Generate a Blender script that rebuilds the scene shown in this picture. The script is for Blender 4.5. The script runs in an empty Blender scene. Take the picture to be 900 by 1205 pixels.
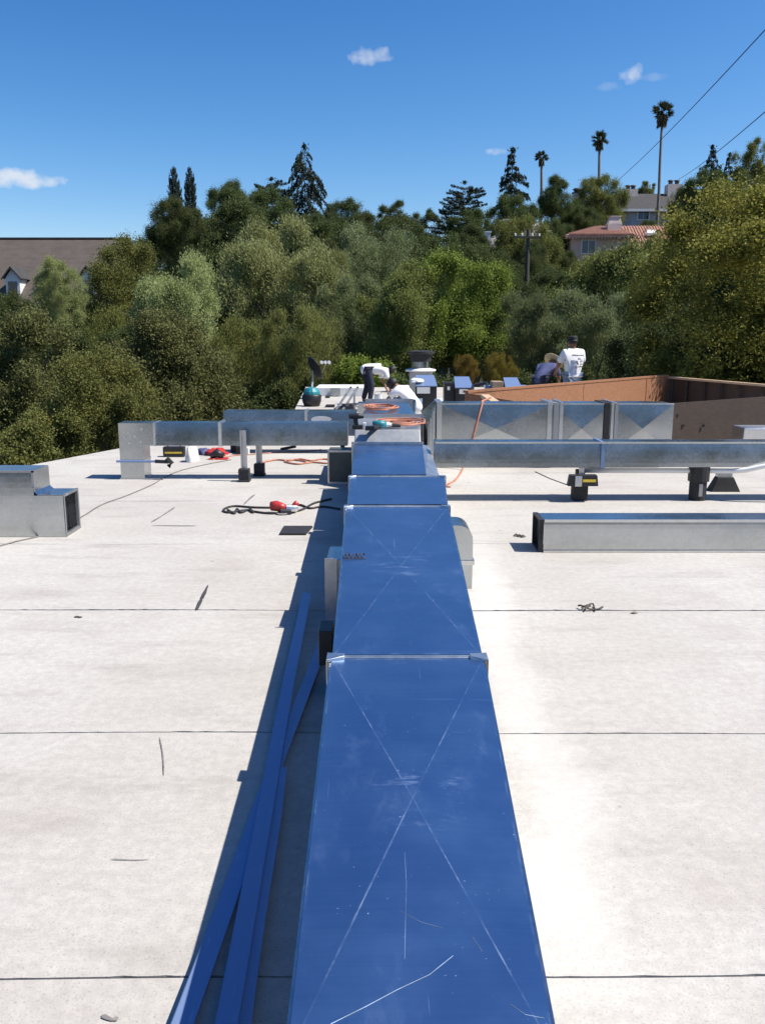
import bpy, math, random
import numpy as np
from mathutils import Vector, Matrix

S = bpy.context.scene
COL = S.collection
R = math.radians
rng = np.random.default_rng(7)
random.seed(7)

# ------------------------------------------------------------------ camera, world, sun, exposure
F, CX, CY, CAMH = 1020.0, 450.0, 602.5, 1.68
PITCH = R(11.45)
cam_d = bpy.data.cameras.new('camera')
cam = bpy.data.objects.new('camera', cam_d)
COL.objects.link(cam)
cam.location = (0, 0, CAMH)
cam.rotation_euler = (R(90) - PITCH, 0, 0)
cam_d.sensor_fit = 'VERTICAL'
cam_d.angle = 2 * math.atan(CY / F)
cam_d.clip_start = 0.05
cam_d.clip_end = 6000
S.camera = cam

SUN_EL, SUN_AZ = R(55), R(-8)          # azimuth measured from +X towards +Y
sun_dir = Vector((math.cos(SUN_EL) * math.cos(SUN_AZ), math.cos(SUN_EL) * math.sin(SUN_AZ), math.sin(SUN_EL)))
sd = bpy.data.lights.new('sun', 'SUN')
sd.energy = 5.0
sd.angle = R(0.5)
sd.color = (1.0, 0.945, 0.865)
so = bpy.data.objects.new('sun', sd)
COL.objects.link(so)
so.rotation_euler = (-sun_dir).to_track_quat('-Z', 'Y').to_euler()
so.location = (30, 5, 40)

S.view_settings.view_transform = 'Standard'
S.view_settings.look = 'None'
S.view_settings.exposure = 0.5
S.view_settings.gamma = 1.0


def ray(px, py):
    fw = Vector((0, math.cos(PITCH), -math.sin(PITCH)))
    up = Vector((0, math.sin(PITCH), math.cos(PITCH)))
    return Vector((1, 0, 0)) * ((px - CX) / F) + fw + up * ((CY - py) / F)


def G(px, py, z=0.0):
    """place on a level plane at height z seen at a measured point of the photograph"""
    d = ray(px, py)
    t = (z - CAMH) / d.z
    return Vector((0, 0, CAMH)) + d * t


def AT(px, py, Y):
    d = ray(px, py)
    return Vector((0, 0, CAMH)) + d * (Y / d.y)


W = bpy.data.worlds.new('World')
S.world = W
W.use_nodes = True
wn, wl = W.node_tree.nodes, W.node_tree.links
wn.clear()
wo = wn.new('ShaderNodeOutputWorld')
bg = wn.new('ShaderNodeBackground')
bg.inputs['Strength'].default_value = 0.092
sky = wn.new('ShaderNodeTexSky')
sky.sky_type = 'NISHITA'
sky.sun_disc = False
sky.sun_elevation = SUN_EL
sky.sun_rotation = R(90) - SUN_AZ
sky.altitude = 50
sky.air_density = 1.0
sky.dust_density = 0.5
sky.ozone_density = 2.2
tc = wn.new('ShaderNodeTexCoord')


def wmath(op, a, b=None, clamp=False):
    n = wn.new('ShaderNodeMath')
    n.operation = op
    n.use_clamp = clamp
    for i, v in enumerate((a, b)):
        if v is None:
            continue
        if isinstance(v, (int, float)):
            n.inputs[i].default_value = v
        else:
            wl.new(v, n.inputs[i])
    return n.outputs[0]


def wdot(vec):
    n = wn.new('ShaderNodeVectorMath')
    n.operation = 'DOT_PRODUCT'
    wl.new(tc.outputs['Generated'], n.inputs[0])
    n.inputs[1].default_value = vec
    return n.outputs['Value']


# deepen the clear sky: per-channel contrast, capped round the sun
ssep = wn.new('ShaderNodeSeparateColor')
scmb = wn.new('ShaderNodeCombineColor')
wl.new(sky.outputs['Color'], ssep.inputs[0])
for i_, (pw, kk) in enumerate(((2.1, .205), (1.5, .452), (1.2, .825))):
    wl.new(wmath('MINIMUM', wmath('MULTIPLY', wmath('POWER', ssep.outputs[i_], pw), kk), 9.0), scmb.inputs[i_])

nz = wn.new('ShaderNodeTexNoise')
nz.inputs['Scale'].default_value = 75
nz.inputs['Detail'].default_value = 5
wl.new(tc.outputs['Generated'], nz.inputs['Vector'])
cloud_mask = None
for (cx_, cy_, hw, hh, op) in ((436, 66, 22, 9, .5), (420, 68, 11, 5, .4), (448, 69, 12, 4, .4), (743, 87, 12, 9, .55), (766, 91, 16, 4, .14), (714, 102, 14, 4, .12),
                               (18, 210, 40, 10, .8), (58, 213, 24, 6, .7), (584, 178, 11, 4, .42), (-60, 205, 50, 14, .6)):
    c = ray(cx_, cy_).normalized()
    u = Vector((1, 0, 0)) - c * c.x
    u.normalize()
    v = c.cross(u)
    a = wmath('DIVIDE', wdot(u), hw / F)
    b = wmath('DIVIDE', wdot(v), hh / F)
    r2 = wmath('ADD', wmath('MULTIPLY', a, a), wmath('MULTIPLY', b, b))
    r2 = wmath('ADD', r2, wmath('MULTIPLY', wmath('SUBTRACT', nz.outputs['Fac'], 0.5), 3.4))
    m = wmath('MULTIPLY', wmath('SUBTRACT', 1.15, r2), 0.75, True)
    front = wmath('GREATER_THAN', wdot(c), 0.5)
    m = wmath('MULTIPLY', wmath('MULTIPLY', m, front), op)
    cloud_mask = m if cloud_mask is None else wmath('MAXIMUM', cloud_mask, m)
mx = wn.new('ShaderNodeMix')
mx.data_type = 'RGBA'
wl.new(cloud_mask, mx.inputs['Factor'])
wl.new(scmb.outputs[0], mx.inputs['A'])
mx.inputs['B'].default_value = (6.2, 6.5, 7.0, 1)
wl.new(mx.outputs['Result'], bg.inputs['Color'])
wl.new(bg.outputs[0], wo.inputs[0])


# ------------------------------------------------------------------ helpers: materials
class NT:
    def __init__(self, name):
        self.m = bpy.data.materials.new(name)
        self.m.use_nodes = True
        self.n, self.l = self.m.node_tree.nodes, self.m.node_tree.links
        self.p = self.n['Principled BSDF']
        self.out = self.n['Material Output']

    def node(self, t, **kw):
        n = self.n.new(t)
        for k, v in kw.items():
            setattr(n, k, v)
        return n

    def set(self, sock, v):
        if isinstance(v, bpy.types.NodeSocket):
            self.l.new(v, sock)
        else:
            if isinstance(v, (tuple, list)) and len(v) == 3 and sock.type == 'RGBA':
                v = tuple(v) + (1,)
            sock.default_value = v

    def math(self, op, a, b=None, c=None, clamp=False):
        n = self.node('ShaderNodeMath', operation=op, use_clamp=clamp)
        for i, v in enumerate((a, b, c)):
            if v is not None:
                self.set(n.inputs[i], v)
        return n.outputs[0]

    def mix(self, f, a, b):
        n = self.node('ShaderNodeMix', data_type='RGBA')
        self.set(n.inputs['Factor'], f)
        self.set(n.inputs['A'], a)
        self.set(n.inputs['B'], b)
        return n.outputs['Result']

    def obj(self, scale=(1, 1, 1), rot=(0, 0, 0), coord='Object'):
        t = self.node('ShaderNodeTexCoord')
        mp = self.node('ShaderNodeMapping')
        mp.inputs['Scale'].default_value = scale
        mp.inputs['Rotation'].default_value = rot
        self.l.new(t.outputs[coord], mp.inputs['Vector'])
        return mp.outputs[0]

    def noise(self, vec, scale, detail=4, rough=.55, out='Fac'):
        n = self.node('ShaderNodeTexNoise')
        n.inputs['Scale'].default_value = scale
        n.inputs['Detail'].default_value = detail
        n.inputs['Roughness'].default_value = rough
        self.l.new(vec, n.inputs['Vector'])
        return n.outputs[out]

    def smooth(self, v, a, b, lo=0., hi=1.):
        n = self.node('ShaderNodeMapRange', interpolation_type='SMOOTHSTEP')
        self.set(n.inputs['Value'], v)
        n.inputs['From Min'].default_value = a
        n.inputs['From Max'].default_value = b
        n.inputs['To Min'].default_value = lo
        n.inputs['To Max'].default_value = hi
        return n.outputs['Result']

    def bump(self, h, strength=.3, dist=.01):
        b = self.node('ShaderNodeBump')
        b.inputs['Strength'].default_value = strength
        b.inputs['Distance'].default_value = dist
        self.l.new(h, b.inputs['Height'])
        self.l.new(b.outputs[0], self.p.inputs['Normal'])

    def fin(self, col=None, rough=None, metal=None, spec=None):
        if col is not None:
            self.set(self.p.inputs['Base Color'], col)
        if rough is not None:
            self.set(self.p.inputs['Roughness'], rough)
        if metal is not None:
            self.set(self.p.inputs['Metallic'], metal)
        if spec is not None:
            self.set(self.p.inputs['Specular IOR Level'], spec)
        return self.m


def plain(name, col, rough=.7, metal=0., var=.25, scale=9., bump=0.):
    t = NT(name)
    n = t.noise(t.obj(), scale, 5)
    f = t.smooth(n, .3, .7)
    c = t.mix(f, tuple(x * (1 - var) for x in col), tuple(min(1, x * (1 + var * .6)) for x in col))
    if bump:
        t.bump(t.noise(t.obj(), scale * 6, 4), bump, .005)
    return t.fin(c, rough, metal)


def galvanised(name, col=(.47, .50, .52), rough=(.16, .32), wav=.10, dmax=.05):
    t = NT(name)
    v = t.obj()
    vo = t.node('ShaderNodeTexVoronoi')
    vo.inputs['Scale'].default_value = 38
    t.l.new(v, vo.inputs['Vector'])
    sp = t.node('ShaderNodeSeparateColor')
    t.l.new(vo.outputs['Color'], sp.inputs[0])
    spang = sp.outputs[0]
    n = t.noise(v, 2.2, 5)
    c = t.mix(spang, tuple(x * .94 for x in col), tuple(x * 1.04 for x in col))
    dust = t.smooth(t.noise(t.obj((1, 1, .4)), 6, 6, .7), .56, .78, 0, dmax)
    c = t.mix(dust, c, (.42, .42, .4))
    rr = t.math('ADD', t.smooth(n, .25, .75, rough[0], rough[1]), t.math('MULTIPLY', spang, .03))
    t.bump(t.noise(v, 3.2, 2), wav, .012)
    t.fin(c, rr, t.math('SUBTRACT', 1.0, t.math('MULTIPLY', dust, .9)))
    return t.m


M = {}
M['galv'] = galvanised('galvanised_steel')
M['galv_dull'] = galvanised('dull_galvanised_steel', (.40, .41, .41), (.45, .65), .1, .45)
M['painted'] = plain('grey_green_painted_metal', (.065, .08, .072), .45, 0, .2)
M['scratch'] = plain('pale_scratch', (.24, .33, .47), .5, 0, .5, 14)
M['cleat'] = galvanised('bright_cleat_steel', (.68, .69, .68), (.3, .45), .1)


def blue_film(name, diag):
    t = NT(name)
    uvn = t.node('ShaderNodeTexCoord')
    sx = t.node('ShaderNodeSeparateXYZ')
    t.l.new(uvn.outputs['UV'], sx.inputs[0])
    u, v = sx.outputs[0], sx.outputs[1]
    o = t.obj()
    base = t.mix(t.smooth(t.noise(t.obj((1, .5, 1)), 2.5, 5), .3, .7), (.066, .162, .352), (.086, .192, .40))
    weave = t.noise(t.obj((2.5, 140, 1)), 1.0, 3, .6)
    base = t.mix(t.smooth(weave, .35, .65), t.mix(1.0, base, base), t.mix(.09, base, (.16, .28, .50)))
    haze = t.smooth(t.noise(t.obj((1.6, .7, 1), (0, 0, .5)), 3.4, 6, .7), .54, .80, 0, .13)
    specks = t.smooth(t.noise(o, 95, 2), .725, .775, 0, .45)
    scr = t.smooth(t.noise(t.obj((60, 1.6, 1), (0, 0, .06)), 1.0, 3), .715, .745, 0, .22)
    scr2 = t.smooth(t.noise(t.obj((2.0, 80, 1), (0, 0, .5)), 1.0, 2), .735, .77, 0, .22)
    w = t.math('MAXIMUM', t.math('MAXIMUM', haze, specks), t.math('MAXIMUM', scr, scr2))
    if diag:
        brk = t.noise(o, 7, 5, .7)
        for sgn, wid in ((0, .007), (1, .005)):
            d = t.math('ABSOLUTE', t.math('SUBTRACT', u, v) if sgn == 0 else t.math('SUBTRACT', t.math('ADD', u, v), 1.0))
            line = t.smooth(t.math('ADD', d, t.math('MULTIPLY', t.noise(o, 30, 3), .008)), .004, .004 + wid, 1, 0)
            w = t.math('MAXIMUM', w, t.math('MULTIPLY', line, t.smooth(brk, .40, .72, .03, .42)))
        cu = t.math('MULTIPLY', t.math('SUBTRACT', u, .52), 3.2)
        cv = t.math('MULTIPLY', t.math('SUBTRACT', v, .5), 9.0)
        rr = t.math('ADD', t.math('MULTIPLY', cu, cu), t.math('MULTIPLY', cv, cv))
        cen = t.math('MULTIPLY', t.smooth(rr, 0, 1.2, 1, 0), t.smooth(t.noise(t.obj((1, 3, 1)), 7, 5, .7), .52, .74, 0, .38))
        w = t.math('MAXIMUM', w, cen)
    edge = t.math('MINIMUM', t.math('MINIMUM', u, t.math('SUBTRACT', 1.0, u)), t.math('MINIMUM', v, t.math('SUBTRACT', 1.0, v)))
    w = t.math('MAXIMUM', w, t.math('MULTIPLY', t.smooth(edge, 0, .015, .16, 0), t.smooth(t.noise(o, 11, 5), .46, .68)))
    c = t.mix(w, base, (.62, .68, .78))
    t.bump(t.noise(o, 2.6, 2), .25, .01)
    t.fin(c, t.smooth(t.noise(o, 4, 4), .3, .7, .30, .44), t.math('SUBTRACT', .82, t.math('MULTIPLY', w, .7)))
    return t.m


M['film'] = blue_film('blue_protective_film', True)
M['film_plain'] = blue_film('blue_film_flat', False)


def film_strip():
    t = NT('blue_film_strip')
    o = t.obj()
    w = t.smooth(t.noise(t.obj((8, 1, 1)), 12, 4), .60, .75, 0, .35)
    c = t.mix(w, (.20, .285, .47), (.5, .56, .68))
    t.bump(t.noise(t.obj((1, 1, 1)), 5, 3), .35, .012)
    return t.fin(c, .38, .35)


M['strip'] = film_strip()


def roofing():
    t = NT('white_cap_sheet')
    g = t.node('ShaderNodeNewGeometry').outputs['Position']
    sx = t.node('ShaderNodeSeparateXYZ')
    t.l.new(g, sx.inputs[0])
    x, y = sx.outputs[0], sx.outputs[1]
    big = t.noise(g, .55, 6, .6)
    c = t.mix(t.smooth(big, .3, .72), (.455, .430, .386), (.535, .514, .472))
    # foot dirt in long cross smears
    mp = t.node('ShaderNodeMapping')
    mp.inputs['Scale'].default_value = (.6, 2.6, 1)
    t.l.new(g, mp.inputs['Vector'])
    c = t.mix(t.smooth(t.noise(mp.outputs[0], 1.7, 7, .68), .5, .76, 0, .5), c, (.265, .232, .208))
    pink = t.smooth(t.noise(g, 1.3, 3), .52, .7, 0, .5)
    c = t.mix(pink, c, (.415, .37, .345))
    gran = t.noise(g, 130, 3, .7)
    c = t.mix(t.smooth(gran, .52, .72, 0, .60), c, (.185, .18, .175))
    mott = t.noise(g, 22, 6, .75)
    c = t.mix(t.smooth(mott, .35, .68, .30, 0), c, (.24, .225, .205))
    gran2 = t.noise(g, 38, 4, .7)
    c = t.mix(t.smooth(gran2, .60, .74, 0, .45), c, (.20, .19, .18))
    spots = t.noise(g, 6.5, 2)
    c = t.mix(t.smooth(spots, .73, .78, 0, .55), c, (.15, .13, .12))
    # spilled white coating beside the trunk duct
    fc = t.node('ShaderNodeFloatCurve')
    cu_ = fc.mapping.curves[0]
    pts_ = []
    for px_, py_ in ((560, 625), (577, 690), (588, 760), (620, 850), (668, 930), (662, 1010), (672, 1080), (700, 1160)):
        g_ = G(px_, py_)
        pts_.append(((g_.y - 1.8) / 6.5, g_.x))
    pts_.sort()
    cu_.points[0].location, cu_.points[1].location = pts_[0], pts_[-1]
    for q_ in pts_[1:-1]:
        cu_.points.new(*q_)
    fc.mapping.update()
    t.set(fc.inputs['Value'], t.math('DIVIDE', t.math('SUBTRACT', y, 1.8), 6.5))
    d = t.math('ABSOLUTE', t.math('SUBTRACT', x, fc.outputs[0]))
    brd = t.math('ADD', d, t.math('MULTIPLY', t.math('SUBTRACT', t.noise(g, 3.2, 7, .72), .5), .42))
    along = t.math('MULTIPLY', t.smooth(y, 1.7, 2.3), t.smooth(y, 6.2, 8.0, 1, 0))
    mk = t.math('MULTIPLY', t.smooth(brd, .04, .20, .45, 0), along)
    c = t.mix(mk, c, (.55, .535, .505))
    h = t.math('ADD', t.math('MULTIPLY', gran, .5), t.noise(g, 11, 4))
    t.bump(h, .30, .006)
    return t.fin(c, .93, 0, .15)


M['cap'] = roofing()
M['bitumen'] = plain('black_bitumen', (.05, .047, .045), .8, 0, .3, 20)
M['tar'] = plain('tar_smear', (.06, .055, .05), .6, 0, .4, 30)
M['tarlight'] = plain('dark_grey_scuff', (.20, .185, .17), .8, 0, .4, 30)
M['stucco'] = plain('building_stucco', (.42, .38, .32), .9)
M['black'] = plain('black_plastic', (.018, .018, .02), .45, 0, .3, 15)
M['rubber'] = plain('black_rubber', (.022, .022, .024), .7, 0, .3, 20)
M['yellow'] = plain('yellow_stripe', (.72, .52, .05), .5)
M['white'] = plain('white_paint', (.74, .74, .72), .55, 0, .08)
M['pvc'] = plain('white_pipe', (.82, .81, .78), .4, 0, .05)
M['red'] = plain('red_plastic', (.45, .035, .03), .4, 0, .2)
M['orange'] = plain('orange_cord_jacket', (.47, .19, .115), .6, 0, .25)
M['teal'] = plain('teal_plastic', (.02, .22, .26), .45, 0, .2)
M['cable'] = plain('dark_cable', (.03, .028, .028), .6)
M['greycable'] = plain('grey_cable', (.16, .15, .145), .6)
M['steel'] = galvanised('strut_steel', (.55, .56, .58), (.3, .5), .1)
M['alum'] = galvanised('aluminium', (.75, .75, .75), (.3, .4), .1)
M['shirt'] = plain('white_cotton', (.80, .80, .80), .9, 0, .06, 12, .3)
M['blueshirt'] = plain('faded_blue_cotton', (.075, .09, .20), .9, 0, .25, 8)
M['navy'] = plain('navy_trousers', (.02, .024, .045), .9, 0, .2)
M['jeans'] = plain('washed_jeans', (.16, .22, .30), .9, 0, .3, 12)
M['skin'] = plain('brown_skin', (.25, .12, .07), .55, 0, .1)
M['hair'] = plain('black_hair', (.012, .010, .009), .6)
M['cap_cloth'] = plain('black_cap_cloth', (.015, .015, .018), .8)
M['straw'] = plain('straw_weave', (.62, .47, .25), .8, 0, .25, 40)
M['boot'] = plain('dark_boot_leather', (.03, .024, .02), .6)
M['ink'] = plain('dark_print', (.04, .045, .07), .8)
M['rag'] = plain('white_cloth_rag', (.7, .72, .76), .9)
M['paper'] = plain('white_paper_and_glint', (.75, .74, .70), .7, 0, .05)
M['cardboard'] = plain('tan_carton', (.36, .27, .18), .8)


def wood(name, c1, c2, sc=(1.2, 18, 18)):
    t = NT(name)
    n = t.noise(t.obj(sc), 2.2, 6, .65)
    c = t.mix(t.smooth(n, .3, .7), c1, c2)
    blot = t.noise(t.obj(), 1.6, 4)
    c = t.mix(t.smooth(blot, .5, .75, 0, .4), c, tuple(x * .6 for x in c1))
    t.bump(n, .2, .004)
    return t.fin(c, .75)


M['ply'] = wood('reddish_plywood', (.225, .097, .044), (.34, .158, .078))
M['plydark'] = wood('shaded_plywood', (.050, .034, .025), (.075, .050, .036))  # shade of the curb's unlit faces is put into this colour
M['stud'] = wood('pale_lumber', (.48, .33, .19), (.60, .44, .28))
M['bark'] = wood('bark', (.05, .04, .03), (.10, .08, .06), (8, 8, 1.5))
M['palebark'] = wood('pale_bark', (.14, .12, .10), (.22, .19, .16), (8, 8, 1.5))
M['creosote'] = wood('dark_pole_timber', (.05, .04, .032), (.085, .07, .055), (10, 10, 1))


def leaf(name, dark, light, trans=.34, rough=.65):
    t = NT(name)
    a = t.node('ShaderNodeAttribute', attribute_name='tint')
    oi = t.node('ShaderNodeObjectInfo')
    c = t.mix(a.outputs['Fac'], dark, light)
    h = t.node('ShaderNodeHueSaturation')
    t.set(h.inputs['Hue'], t.math('ADD', .488, t.math('MULTIPLY', oi.outputs['Random'], .024)))
    t.set(h.inputs['Value'], t.math('ADD', .86, t.math('MULTIPLY', oi.outputs['Random'], .26)))
    t.l.new(c, h.inputs['Color'])
    c = h.outputs['Color']
    t.fin(c, rough, 0, .15)
    tr = t.node('ShaderNodeBsdfTranslucent')
    t.l.new(c, tr.inputs['Color'])
    ms = t.node('ShaderNodeMixShader')
    ms.inputs[0].default_value = trans
    t.l.new(t.p.outputs[0], ms.inputs[1])
    t.l.new(tr.outputs[0], ms.inputs[2])
    t.l.new(ms.outputs[0], t.out.inputs['Surface'])
    return t.m


M['lf_dark'] = leaf('dark_green_leaves', (.052, .074, .024), (.125, .155, .052))
M['lf_oak'] = leaf('oak_leaves', (.105, .122, .034), (.255, .265, .076))
M['lf_yoak'] = leaf('yellow_green_leaves', (.105, .120, .026), (.36, .345, .070))
M['lf_brown'] = leaf('olive_brown_leaves', (.100, .106, .036), (.190, .192, .068))
M['lf_pale'] = leaf('pale_willow_leaves', (.18, .21, .070), (.42, .45, .19))
M['lf_olive'] = leaf('grey_olive_leaves', (.125, .150, .062), (.27, .31, .14))
M['lf_green'] = leaf('fresh_green_leaves', (.115, .155, .028), (.27, .32, .060))
M['lf_con'] = leaf('conifer_needles', (.022, .034, .024), (.055, .070, .048), .15)
M['lf_palm'] = leaf('palm_fronds', (.035, .045, .020), (.09, .095, .045), .2)
M['lf_dead'] = leaf('dead_fronds', (.10, .07, .04), (.19, .14, .08), .2)
M['lf_dry'] = leaf('dry_yellow_stems', (.14, .105, .02), (.30, .22, .05))


# ------------------------------------------------------------------ helpers: meshes and objects
class MB:
    def __init__(self):
        self.v, self.f, self.m, self.uv = [], [], [], {}

    def add(self, vs, fs, mi=0):
        b = len(self.v)
        self.v += [tuple(v) for v in vs]
        for f in fs:
            self.f.append(tuple(b + i for i in f))
            self.m.append(mi)
        return b

    def hexa(self, p, mi=0):
        """p: bottom 4 ccw then top 4"""
        self.add(p, [(0, 3, 2, 1), (4, 5, 6, 7), (0, 1, 5, 4), (1, 2, 6, 5), (2, 3, 7, 6), (3, 0, 4, 7)], mi)

    def box(self, x0, x1, y0, y1, z0, z1, mi=0):
        self.hexa([(x0, y0, z0), (x1, y0, z0), (x1, y1, z0), (x0, y1, z0), (x0, y0, z1), (x1, y0, z1), (x1, y1, z1), (x0, y1, z1)], mi)

    def obox(self, c, ax, ay, az, mi=0):
        c, ax, ay, az = Vector(c), Vector(ax), Vector(ay), Vector(az)
        self.hexa([c - ax - ay - az, c + ax - ay - az, c + ax + ay - az, c - ax + ay - az,
                   c - ax - ay + az, c + ax - ay + az, c + ax + ay + az, c - ax + ay + az], mi)

    def cross(self, a, b, c, d, h, mi=0):
        """panel with a diagonal cross-break: centre pushed out along the normal"""
        a, b, c, d = map(Vector, (a, b, c, d))
        n = (b - a).cross(d - a).normalized()
        # crossing of the diagonals
        A, B = c - a, d - b
        w = b - a
        den = A.cross(B)
        t = w.cross(B).dot(den) / max(den.dot(den), 1e-9)
        m = a + A * t + n * h
        self.add([a, b, c, d, m], [(0, 1, 4), (1, 2, 4), (2, 3, 4), (3, 0, 4)], mi)

    def bar(self, p0, p1, w, h, mi=0, up=(0, 0, 1)):
        p0, p1, up = Vector(p0), Vector(p1), Vector(up)
        d = (p1 - p0)
        s = d.cross(up)
        if s.length < 1e-5:
            s = d.cross(Vector((1, 0, 0)))
        s.normalize()
        u = s.cross(d).normalized()
        self.obox((p0 + p1) / 2, d / 2, s * w / 2, u * h / 2, mi)

    def tube(self, pts, r, n=8, mi=0, cap=True):
        pts = [Vector(p) for p in pts]
        rs = r if isinstance(r, (list, tuple)) else [r] * len(pts)
        rings = []
        ref = Vector((0, 0, 1))
        for i, p in enumerate(pts):
            d = (pts[min(i + 1, len(pts) - 1)] - pts[max(i - 1, 0)])
            if d.length < 1e-9:
                d = Vector((0, 0, 1))
            d.normalize()
            s = d.cross(ref)
            if s.length < .1:
                s = d.cross(Vector((1, 0, 0)))
            s.normalize()
            u = s.cross(d)
            rings.append([p + (s * math.cos(2 * math.pi * k / n) + u * math.sin(2 * math.pi * k / n)) * rs[i] for k in range(n)])
        vs = [q for ring in rings for q in ring]
        fs = []
        for i in range(len(pts) - 1):
            for k in range(n):
                a, b = i * n + k, i * n + (k + 1) % n
                fs.append((a, b, b + n, a + n))
        if cap:
            fs.append(tuple(range(n - 1, -1, -1)))
            fs.append(tuple((len(pts) - 1) * n + k for k in range(n)))
        self.add(vs, fs, mi)

    def cyl(self, p0, p1, r0, r1=None, n=14, mi=0):
        self.tube([p0, p1], [r0, r0 if r1 is None else r1], n, mi)

    def lathe(self, c, prof, n=18, mi=0, sx=1, sy=1):
        c = Vector(c)
        vs, fs = [], []
        for (r, z) in prof:
            for k in range(n):
                a = 2 * math.pi * k / n
                vs.append(c + Vector((r * math.cos(a) * sx, r * math.sin(a) * sy, z)))
        for i in range(len(prof) - 1):
            for k in range(n):
                a, b = i * n + k, i * n + (k + 1) % n
                fs.append((a, b, b + n, a + n))
        fs.append(tuple(range(n - 1, -1, -1)))
        fs.append(tuple((len(prof) - 1) * n + k for k in range(n)))
        self.add(vs, fs, mi)

    def build(self, name, mats, parent=None, smooth=False, bevel=0, seg=2, origin=None):
        me = bpy.data.meshes.new(name)
        vs = self.v
        if origin is not None:
            o = Vector(origin)
            vs = [tuple(Vector(v) - o) for v in vs]
        me.from_pydata(vs, [], self.f)
        mats = mats if isinstance(mats, (list, tuple)) else [mats]
        for m in mats:
            me.materials.append(m)
        me.polygons.foreach_set('material_index', self.m)
        if smooth:
            me.polygons.foreach_set('use_smooth', [True] * len(me.polygons))
        me.update()
        o = bpy.data.objects.new(name, me)
        COL.objects.link(o)
        if parent is not None:
            o.parent = parent
        if origin is not None:
            o.location = origin
        if bevel:
            b = o.modifiers.new('bevel', 'BEVEL')
            b.width = bevel
            b.segments = seg
            b.limit_method = 'ANGLE'
            b.angle_limit = R(35)
        return o


def tag(o, label=None, cat=None, group=None, kind=None):
    for k, v in (('label', label), ('category', cat), ('group', group), ('kind', kind)):
        if v:
            o[k] = v
    return o


def thing(name, loc, label, cat, group=None, rz=0):
    o = bpy.data.objects.new(name, None)
    o.empty_display_size = .2
    COL.objects.link(o)
    o.location = loc
    o.rotation_euler = (0, 0, rz)
    return tag(o, label, cat, group)


def islands(mb):
    par = list(range(len(mb.v)))

    def find(i):
        while par[i] != i:
            par[i] = par[par[i]]
            i = par[i]
        return i
    for f in mb.f:
        for i in f[1:]:
            par[find(i)] = find(f[0])
    out = {}
    for f, m in zip(mb.f, mb.m):
        out.setdefault(find(f[0]), []).append((f, m))
    res = []
    for k in sorted(out):
        n = MB()
        ids = sorted({i for f, _ in out[k] for i in f})
        mp = {i: j for j, i in enumerate(ids)}
        n.v = [mb.v[i] for i in ids]
        n.f = [tuple(mp[i] for i in f) for f, _ in out[k]]
        n.m = [m for _, m in out[k]]
        res.append(n)
    return res


def parts(t, name, mb, mats, **kw):
    """each separate piece of the builder becomes a part of its own"""
    return [part(t, name, q, mats, **kw) for q in islands(mb)]


def part(t, name, mb, mats, **kw):
    """mesh given in world coordinates becomes a child of a thing whose empty is unrotated"""
    base = t.location
    p = t.parent
    while p is not None:
        base = base + p.location
        p = p.parent
    mb.v = [tuple(Vector(v) - base) for v in mb.v]
    return mb.build(name, mats, t, **kw)


def lpart(t, name, mb, mats, **kw):
    return mb.build(name, mats, t, **kw)


# ------------------------------------------------------------------ the setting: roof deck, seams, terrain
H0 = [(-4, -7.4), (3, -7.4)]
eL = G(35, 549), G(140, 529), G(345, 492), G(362, 455)
edge = [(-4.0, -7.6), (4.0, -7.6)] + [(p.y, p.x) for p in eL]
FAR_Y, RIGHT_X = 29.5, 8.6
edge.append((FAR_Y, eL[3].x))


def xl(y):
    for (a, xa), (b, xb) in zip(edge, edge[1:]):
        if a <= y <= b:
            return xa + (xb - xa) * (y - a) / (b - a)
    return edge[0][1] if y < edge[0][0] else edge[-1][1]


mb = MB()
poly = [(x, y) for (y, x) in edge] + [(RIGHT_X, FAR_Y), (RIGHT_X, -4)]
n = len(poly)
vs = [(x, y, -.006) for x, y in poly] + [(x, y, -.38) for x, y in poly]
mb.add(vs, [tuple(range(n - 1, -1, -1)), tuple(range(n, 2 * n))] + [(i, (i + 1) % n, n + (i + 1) % n, n + i) for i in range(n)])
roof = mb.build('flat_roof', M['bitumen'])
tag(roof, kind='structure')
mb = MB()
c0 = Vector((2.5, 12, 0))
ins = [(x + (.25 if x < 2 else -.25), y + (.25 if y < 5 else -.25)) for x, y in poly]
vs = [(x, y, -.38) for x, y in ins] + [(x, y, -5.2) for x, y in ins]
mb.add(vs, [(i, (i + 1) % n, n + (i + 1) % n, n + i) for i in range(n)])
bw = mb.build('building_wall', M['stucco'])
tag(bw, kind='structure')

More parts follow.
